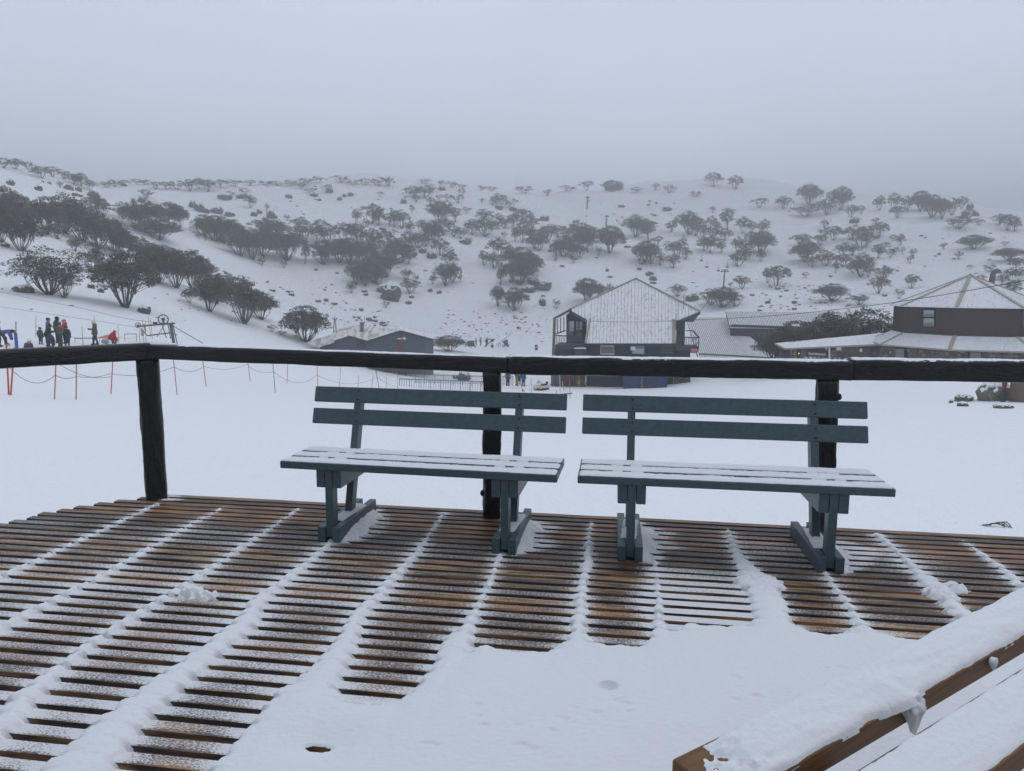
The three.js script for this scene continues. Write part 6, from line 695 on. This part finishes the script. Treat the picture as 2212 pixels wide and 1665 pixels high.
{ // ---- rope-lift return wheel on its steel frame
  const Z = (x, y) => [266.2 + 0.07019 * x, 659.9 + 0.07019 * y], F = new Frame(...Z(1500, 1100), 68, 0.15, 'lift_wheel_station', 'green steel rope-lift frame with a spoked return wheel on top', 'ski lift'), l = (x, y, z = 0) => F.L(...Z(x, y), z), b = (n, a, c, w, h = w, m = M.steel) => F.add(n, bar(a, c, w, h), m);
  b('main_beam', l(420, 640, 0.25), l(1600, 545, 0.25), 0.1, 0.14); b('main_beam', l(420, 640, -0.35), l(1600, 545, -0.35), 0.1, 0.14); b('lower_beam', l(740, 925), l(1480, 835), 0.09, 0.1); b('mast', l(1455, 540), l(1560, 1150), 0.22, 0.2); b('rear_strut', l(1510, 500, -0.3), l(1665, 1180, -0.3), 0.07); b('brace', l(1040, 965), l(1270, 600), 0.05); b('brace', l(1205, 600), l(1330, 990), 0.07); b('brace', l(1380, 580, -0.3), l(1465, 1030, -0.3), 0.06); b('front_strut', l(540, 690), l(740, 925), 0.06); b('front_strut', l(640, 560), l(700, 920), 0.06); b('foot_bar', l(1480, 830), l(1665, 910), 0.06); b('motor_box', l(920, 535), l(1050, 535), 0.3, 0.16, M.darkSteel); b('cross_beam', l(1100, 570, -0.4), l(1400, 550, 0.3), 0.1, 0.12);
  for (const [x, y, r, n] of [[1235, 425, 0.42, 8], [455, 605, 0.225, 6]]) { const c = l(x, y); const w = F.add('wheel', new THREE.TorusGeometry(r * 0.93, r * 0.1, 10, 36).translate(c.x, c.y, c.z), M.darkSteel); for (let i = 0; i < n; i++) { const a = i / n * Math.PI * 2 + 0.3; F.add('spoke', cyl(c, c.clone().add(V(Math.cos(a) * r * 0.9, Math.sin(a) * r * 0.9, 0)), 0.016), M.steel, w); } F.add('hub', new THREE.CylinderGeometry(r * 0.28, r * 0.3, 0.22, 14).rotateX(Math.PI / 2).translate(c.x, c.y, c.z), M.darkSteel, w); }
  F.add('guard_screen', merge([0, 1, 2, 3, 4].map(i => bar(l(550 + i * 17, 740, 0.3), l(565 + i * 17, 940, 0.3), 0.03))), M.grey);
  b('hub_post', l(1235, 430), l(1245, 560), 0.14);
  // haul ropes
  const ropeL = (pts, r, label) => { mk('haul_rope', new THREE.TubeGeometry(new THREE.CatmullRomCurve3(pts), 40, r, 5), M.steel); tag(scene.children[scene.children.length - 1], label, 'cable', 'lift cables on the left slope'); };
  const W = (x, y, z = 0) => l(x, y, z).applyMatrix4(F.g.matrixWorld);
  ropeL([at(-60, 612, 92), at(0, 630, 87), at(175, 665.5, 77), at(285, 690, 70), W(1235, 545)], 0.016, 'upper lift cable climbing out of the picture on the left'); ropeL([at(-60, 652, 91), at(0, 662, 86), at(175, 688, 76), at(280, 704, 70), W(455, 660)], 0.016, 'lower lift cable climbing out of the picture on the left'); ropeL([W(1540, 630), at(405, 722, 70), at(438, 741, 73)], 0.035, 'thick stay cable running down right from the lift frame');
}
{ // ---- guard rails
  const rail = (x0, y0, x1, y1, range, drop, n, label) => { const F = new Frame((x0 + x1) / 2, (y0 + y1) / 2 + drop, range, 0, 'guard_rail', label, 'railing'), A = F.L(x0, y0), B = F.L(x1, y1), H = drop * range / FPX; F.add('top_rail', cyl(A, B, 0.03), M.grey); F.add('mid_rail', cyl(A.clone().add(V(0, -0.07, 0)), B.clone().add(V(0, -0.07, 0)), 0.015), M.grey); F.add('bottom_rail', cyl(A.clone().add(V(0, -H * 0.86, 0)), B.clone().add(V(0, -H * 0.86, 0)), 0.015), M.grey); for (let i = 0; i <= n; i++) { const p = A.clone().lerp(B, i / n); F.add('post', cyl(p, p.clone().add(V(0, -H - 0.2, 0)), 0.028), M.grey); if (i < n) for (let j = 1; j < 6; j++) { const q = A.clone().lerp(B, (i + j / 6) / n); F.add('baluster', cyl(q.clone().add(V(0, -0.07, 0)), q.clone().add(V(0, -H * 0.86, 0)), 0.014, 0.014, 5), M.grey); } } };
  rail(863, 817.8, 1060, 824.5, 64, 27, 9, 'nearer grey baluster guard rail above the bench back'); rail(897, 808, 1060, 812.6, 74, 20, 8, 'farther grey guard rail behind the nearer one'); rail(1086, 812, 1108, 812, 76, 21, 2, 'short grey guard rail beside the person in grey');
}
{ // striped bollards, round sign, plank, standpipe, timber post, twig
  for (const [x0, y0, x1, y1, label] of [[1130, 845, 1124.5, 824.5, 'leaning orange and white bollard by the blue jacket'], [1168.7, 844, 1168.7, 825, 'upright orange and white bollard before the snowmobile']]) { const b = foot(x0, y0, 40), t = at(x1, y1, b.r), v = t.clone().sub(b), g = thing('striped_bollard', label, 'bollard', 'striped bollards', b); for (let i = 0; i < 4; i++) mk('band', cyl(v.clone().multiplyScalar(i / 4), v.clone().multiplyScalar((i + 1) / 4), 0.065 - 0.004 * i, 0.062 - 0.004 * i, 12), i % 2 ? M.white : M.orange, g); mk('base', new THREE.CylinderGeometry(0.12, 0.14, 0.08, 14).translate(0, 0.02, 0), M.black, g); mk('knob', new THREE.SphereGeometry(0.05, 10, 8).translate(v.x, v.y, v.z), M.orange, g); }
  { const b = foot(1250.3, 836, 40), H = 25 * b.r / FPX, g = thing('round_sign', 'yellow round sign on a pole before the stone wall', 'sign', null, b); mk('pole', cyl(V(0, -0.2, 0), V(0, H, 0), 0.03), M.yellow, g); const d = new THREE.CylinderGeometry(0.165, 0.165, 0.03, 24).rotateX(Math.PI / 2); g.rotation.y = Math.atan2(-b.x, -b.z); const y = 10 * b.r / FPX; mk('disc', d.translate(0, y, 0.04), M.yellow, g); globalThis.disc = [g, y]; }
  { const a = at(1200, 845, 66), c = at(1234, 844.5, 67), g = thing('dark_plank', 'dark plank lying on the snow before the lodge', 'plank', null, a.clone().setY(ground(a.x, a.z))); mk('board', bar(V(0, 0.12, 0), V(c.x - a.x, 0.14, c.z - a.z), 0.3, 0.1), M.slateDark, g); mk('snow', bar(V(0, 0.18, 0), V(c.x - a.x, 0.2, c.z - a.z), 0.28, 0.04), M.snow, g); }
  { const b = foot(2166, 868, 20), k = b.r / FPX, g = thing('standpipe', 'green standpipe with a red top among the boulders', 'standpipe', null, b); mk('pipe', cyl(V(0, -0.2, 0), V(0, 22 * k, 0), 0.09, 0.085, 12), std(0.02, 0.05, 0.055, 0.5), g); mk('head', new THREE.LatheGeometry([[0, 20], [3.2, 20], [3.4, 24], [3.0, 28], [3.9, 31], [4.2, 34], [3.6, 37], [1.4, 39], [1.2, 44], [0, 44]].map(([x, y]) => new THREE.Vector2(x * k, y * k)), 14), std(0.16, 0.025, 0.025, 0.6), g); mk('spout', cyl(V(0, 23 * k, 0), V(5.5 * k, 24 * k, 0), 0.045, 0.045, 10), std(0.05, 0.03, 0.03, 0.6), g); }
  { const b = foot(2207, 867, 20), k = b.r / FPX, g = thing('timber_post', 'pale split timber post at the right picture edge', 'post', null, b); mk('shaft', roughBeam(V(0, -0.3, 0), V(0, 58 * k, 0), 30 * k, 30 * k, 0.05, 8, 0.4, 24), M.logWood.clone(), g); }
  { const b = hit(2145, 1136, 6, 60), g = thing('heath_twig', 'low heath twig poking through the snow beyond the deck', 'twig', null, b), q = rng(3); for (let i = 0; i < 4; i++) { const c = new THREE.CatmullRomCurve3([V(-0.2 + 0.03 * i, -0.01 + 0.012 * i, 0.03 * i), V(-0.08 + 0.02 * i, 0.02 + 0.014 * i, 0.02 * i), V(0.06 + 0.04 * i, 0.035 + 0.012 * i, 0.01 * i), V(0.17 + 0.02 * i, 0.0, 0.02 * i)]), l = [new THREE.TubeGeometry(c, 16, 0.0035, 4)]; for (let j = 0; j < 60; j++) { const p = c.getPoint(q()); l.push(new THREE.OctahedronGeometry(0.009).scale(1.2, 0.8, 0.8).rotateZ(q() * 3).translate(p.x, p.y + 0.014 * (q() - 0.3), p.z + 0.014 * (q() - 0.5))); } mk('sprig', merge(l), M.lichen, g); } }
}
{ // ---- snowmobile
  const b = foot(1169, 843, 40), g = thing('snowmobile', 'cream and black snowmobile parked beside the lodge', 'snowmobile', null, b); g.rotation.y = Math.atan2(-b.x, -b.z) - 0.85; const blk = M.black, cr = std(0.55, 0.52, 0.42, 0.45); g.scale.setScalar(0.78);
  mk('track', rbox(0.42, 0.3, 1.5, 0, 0.16, -0.55, 0.12), blk, g); const tn = [[-0.34, 0.3], [-0.36, 0.5], [-0.22, 0.62], [0.22, 0.62], [0.36, 0.5], [0.34, 0.3]].map(([x, y]) => V(x, y, -1.25)); mk('tunnel', prism(tn, V(0, 0, 1.5)), cr, g);
  const hood = new THREE.SphereGeometry(0.5, 20, 14).scale(0.9, 0.7, 1.25).translate(0, 0.48, 0.62); mk('hood', hood, cr, g); mk('belly', rbox(0.8, 0.3, 1.0, 0, 0.3, 0.55, 0.1), blk, g); mk('seat', rbox(0.36, 0.24, 0.95, 0, 0.72, -0.5, 0.1), blk, g); mk('backrest', rbox(0.4, 0.34, 0.14, 0, 0.92, -0.98, 0.06), blk, g);
  const ws = new THREE.SphereGeometry(0.52, 18, 10, Math.PI * 0.12, Math.PI * 0.76, 0.25, 1.0).scale(0.9, 1.1, 0.6).translate(0, 0.78, 0.35); mk('windscreen', ws, new THREE.MeshStandardMaterial({ color: 0xb9b7a4, roughness: 0.2, side: THREE.DoubleSide }), g); mk('handlebar', cyl(V(-0.4, 0.98, 0.12), V(0.4, 0.98, 0.12), 0.025), blk, g); for (const s of [-1, 1]) { mk('ski', rbox(0.15, 0.04, 1.1, 0.42 * s, 0.03, 0.85, 0.018), blk, g); mk('ski_tip', bar(V(0.42 * s, 0.03, 1.38), V(0.42 * s, 0.18, 1.6), 0.14, 0.03), blk, g); mk('ski_leg', cyl(V(0.42 * s, 0.05, 0.85), V(0.28 * s, 0.42, 0.75), 0.035), M.steel, g); mk('headlight', new THREE.SphereGeometry(0.09, 12, 8).scale(1.3, 0.8, 0.6).translate(0.2 * s, 0.62, 1.16), M.white, g); }
}
{ // ---- distant lift hut, drive frame, boom, snow gun and control box on the flat below the slope
  const Z = (x, y) => [987 + 0.08523 * x, 709.8 + 0.08523 * y];
  { const F = new Frame(...Z(390, 505), 170, 0.2, 'lift_hut', 'small dark lift hut on stilts below the slope', 'hut'), bx = (a, b, c, d, z, t) => F.box(...Z(a, b), ...Z(c, d), z, t); F.add('cabin', bx(300, 305, 450, 440, 0, 1.5), M.slateDark); F.add('roof', prism([F.L(...Z(290, 308), 0.2), F.L(...Z(375, 278), 0.2), F.L(...Z(462, 306), 0.2)], V(0, 0, -2)), M.snow); for (let i = 0; i < 3; i++) F.add('window', bx(360 + i * 32, 330, 382 + i * 32, 365, 0.03, 0.05), M.glass); for (const x of [320, 370, 440, 470]) F.add('stilt', cyl(F.L(...Z(x, 520), -0.4), F.L(...Z(x, 438), -0.4), 0.06), M.slateDark); F.add('landing', bx(300, 438, 480, 448, 0.3, 1.6), M.slateDark); }
  { const F = new Frame(...Z(890, 470), 172, 0, 'lift_drive_frame', 'slanting steel drive frame of the far lift', 'ski lift'), l = (x, y) => F.L(...Z(x, y)); F.add('boom', bar(l(790, 262), l(980, 275), 0.18), M.darkSteel); F.add('strut', bar(l(700, 465), l(870, 305), 0.22), M.slateDark); F.add('strut', bar(l(700, 460), l(800, 270), 0.1), M.slateDark); F.add('leg', bar(l(872, 300), l(872, 470), 0.12), M.slateDark); F.add('leg', bar(l(905, 300), l(905, 470), 0.12), M.slateDark); F.add('drive_box', F.box(...Z(862, 270), ...Z(935, 325), 0.2, 0.6), M.darkSteel); F.add('base', F.box(...Z(868, 415), ...Z(930, 475), 0.2, 0.6), M.darkSteel); F.add('stay', cyl(l(760, 210), l(830, 265), 0.04), M.slateDark); F.add('ramp', bar(l(830, 420), l(1000, 585), 0.12), M.grey); }
  { const F = new Frame(...Z(1060, 470), 170, 0, 'snow_lance', 'tall slanting snow-making lance', 'snow gun'), l = (x, y) => F.L(...Z(x, y)); F.add('boom', cyl(l(1035, 395), l(1330, 160), 0.06, 0.05), M.grey); F.add('lance_tip', cyl(l(1330, 160), l(1425, 65), 0.03), M.grey); F.add('stand', cyl(l(1045, 475), l(1080, 350), 0.07), M.slateDark); F.add('stake', cyl(l(1112, 460), l(1112, 360), 0.04), M.slateDark); F.add('stake', cyl(l(1018, 430), l(990, 355), 0.04), M.slateDark); }
  { const F = new Frame(...Z(640, 320), 172, 0, 'snow_lance', 'thin snow-making lance left of the drive frame', 'snow gun'), l = (x, y) => F.L(...Z(x, y)); F.add('boom', cyl(l(760, 470), l(720, 325), 0.05), M.slateDark); F.add('arm', cyl(l(725, 330), l(575, 190), 0.04), M.grey); F.add('tip', cyl(l(575, 190), l(560, 140), 0.03), M.grey); }
  { const F = new Frame(...Z(1240, 470), 170, -0.6, 'fan_snow_gun', 'blue fan snow gun on a wheeled cradle', 'snow gun'), l = (x, y) => F.L(...Z(x, y)); F.add('barrel', cyl(l(1180, 345), l(1270, 315), 0.34, 0.42, 18), std(0.05, 0.10, 0.30, 0.6)); F.add('cradle', F.box(...Z(1205, 365), ...Z(1268, 430), 0.2, 0.6), std(0.05, 0.08, 0.2, 0.6)); for (const x of [1185, 1285]) F.add('wheel', new THREE.TorusGeometry(0.26, 0.08, 8, 18).rotateY(0.6).translate(l(x, 430).x, l(x, 430).y, 0), M.slateDark); F.add('leg', cyl(l(1180, 470), l(1215, 400), 0.05), M.slateDark); F.add('leg', cyl(l(1295, 470), l(1262, 400), 0.05), M.slateDark); }
  { const F = new Frame(...Z(2010, 575), 152, 0, 'control_box', 'dark green control box with a hose left of the lodge', 'box'), l = (x, y) => F.L(...Z(x, y)); F.add('cabinet', F.box(...Z(1975, 415), ...Z(2048, 580), 0.3, 0.6), std(0.05, 0.07, 0.065, 0.6)); F.add('dial', new THREE.CylinderGeometry(0.13, 0.13, 0.03, 14).rotateX(Math.PI / 2).translate(l(2008, 465).x, l(2008, 465).y, 0.32), M.white); F.add('hose', new THREE.TubeGeometry(new THREE.QuadraticBezierCurve3(l(2045, 545), l(2100, 530), l(2155, 605)), 12, 0.05, 6), M.grey); F.add('snow', new THREE.SphereGeometry(0.5, 12, 8).scale(1.3, 0.4, 1).translate(l(2005, 570).x, l(2005, 585).y, 0.3), M.snow); }
}
{ // ---- chairlift towers, chairs, power pole and overhead lines
  const tower = (x, yb, yt, w, label) => { const b = foot(x, yb, 120), k = b.r / FPX, H = (yb - yt) * k, g = thing('lift_tower', label, 'lift tower', 'chairlift towers', b); g.rotation.y = Math.atan2(-b.x, -b.z); mk('column', cyl(V(-0.3 * k, -1, 0), V(1.2 * k, H, 0), 2.0 * k, 1.4 * k, 10), M.grey, g); mk('crossarm', box(w * k, 1.6 * k, 1.5 * k, 1.2 * k, H * 0.92, 0), M.slateDark, g); mk('upper_arm', box(w * 0.75 * k, 1.2 * k, 1.2 * k, 1.2 * k, H, 0), M.slateDark, g); for (const s of [-1, 1]) { mk('sheave_train', box(w * 0.2 * k, 1.1 * k, 5 * k, 1.2 * k + s * w * 0.44 * k, H * 0.9, 0), M.darkSteel, g); mk('strut', cyl(V(1.2 * k + s * w * 0.4 * k, H * 0.93, 0), V(1.2 * k + s * w * 0.3 * k, H, 0), 0.5 * k), M.slateDark, g); } return [b, H]; };
  tower(1562.5, 623, 585, 15, 'nearest chairlift tower, rising behind the round trees'); tower(1309, 487, 467, 9, 'middle chairlift tower, small and misty above the lodge'); tower(1268, 451, 426, 8, 'farthest chairlift tower, faint below the summit');
  for (const [x, y, label] of [[1571, 578, 'empty chair nearest the chairlift tower'], [1552, 586, 'second empty chair left of the chairlift tower'], [1527, 578, 'empty chair over the open snow left of the tower'], [1515, 564, 'farther empty chair on the chairlift'], [1333, 478, 'tiny chair beside the middle tower'], [1338, 484, 'lower tiny chair beside the middle tower']]) { const p = at(x, y, x > 1400 ? 262 : 372), g = thing('lift_chair', label, 'chair', 'chairs on the chairlift', p), s = x > 1400 ? 1 : 1; g.rotation.y = 0.5; mk('hanger', cyl(V(0, 0.3, 0), V(0, 2.3, -0.1), 0.06), M.slateDark, g); mk('seat', box(1.2, 0.1, 0.45, 0, 0, 0.1), M.slateDark, g); mk('backrest', box(1.2, 0.45, 0.08, 0, 0.3, -0.14), M.slateDark, g); }
  { const b = foot(724, 720, 100), k = b.r / FPX, g = thing('power_pole', 'twin-leg power pole behind the slate shed', 'pole', null, b); mk('leg', cyl(V(-3.5 * k, -0.5, 0), V(-1 * k, 30 * k, 0), 0.09), M.slateDark, g); mk('leg', cyl(V(3.5 * k, -0.5, 0), V(1 * k, 30 * k, 0), 0.09), M.slateDark, g); mk('crossarm', box(10 * k, 1.2 * k, 1.2 * k, 0, 30 * k, 0), M.slateDark, g); mk('spike', cyl(V(0, 30 * k, 0), V(0, 37 * k, 0), 0.05), M.slateDark, g); for (const x of [-4, 4]) mk('insulator', cyl(V(x * k, 30.5 * k, 0), V(x * k, 33 * k, 0), 0.07), M.slateDark, g); }
  const line = (pts, r, label) => { mk('overhead_line', new THREE.TubeGeometry(new THREE.CatmullRomCurve3(pts.map(([x, y, d]) => at(x, y, d))), 60, r, 5), M.darkSteel); tag(scene.children[scene.children.length - 1], label, 'cable', 'overhead lines'); };
  line([[1274, 694, 79], [1370, 695.5, 76], [1500, 691, 71], [1652, 683, 65], [1910, 656, 52], [2212, 606, 43], [2400, 568, 39]], 0.022, 'overhead line crossing in front of the lodge and octagonal roof');
  line([[726, 692, 150], [820, 700, 135], [925, 716, 150], [1050, 731, 172]], 0.014, 'thin line from the power pole across the slate shed roof');
}
{ // ---- lettering
  const bold = await new FontLoader().loadAsync('fonts/droid/droid_sans_bold.typeface.json');
  const text = (s, size, depth = 0.01) => { const g = new TextGeometry(s, { font: bold, size, depth, curveSegments: 3, bevelEnabled: false }); g.computeBoundingBox(); return g; };
  { const { F, p, w, h } = globalThis.sign2, g = text('Knockshannoch', h * 0.9), bw = g.boundingBox.max.x; g.scale(w / bw, 1, 1); g.translate(p.x, p.y, p.z + 0.01); F.add('sign_lettering', g, M.white); }
  { const { S, a, w } = globalThis.signSpot; const g = text('CAUTION', 0.15), bw = g.boundingBox.max.x; g.translate(-bw / 2, 0, 0).scale(Math.min(1, w * 0.9 / bw), 1, 1).translate(a.x + w / 2, a.y - 0.07, a.z); S.add('sign_lettering', g, M.white); for (let i = 0; i < 4; i++) S.add('small_print', box(w * (i === 3 ? 0.5 : 0.8), 0.03, 0.01, a.x + w / 2, a.y - 0.15 - i * 0.075, a.z), std(0.5, 0.2, 0.2, 0.7)); }
  { const [g0, y] = globalThis.disc; for (const x of [-0.05, 0.05]) mk('dark_mark', box(0.075, 0.12, 0.006, x, y, 0.06), std(0.2, 0.1, 0.005, 0.6), g0); }
}
renderer.render(scene, camera);
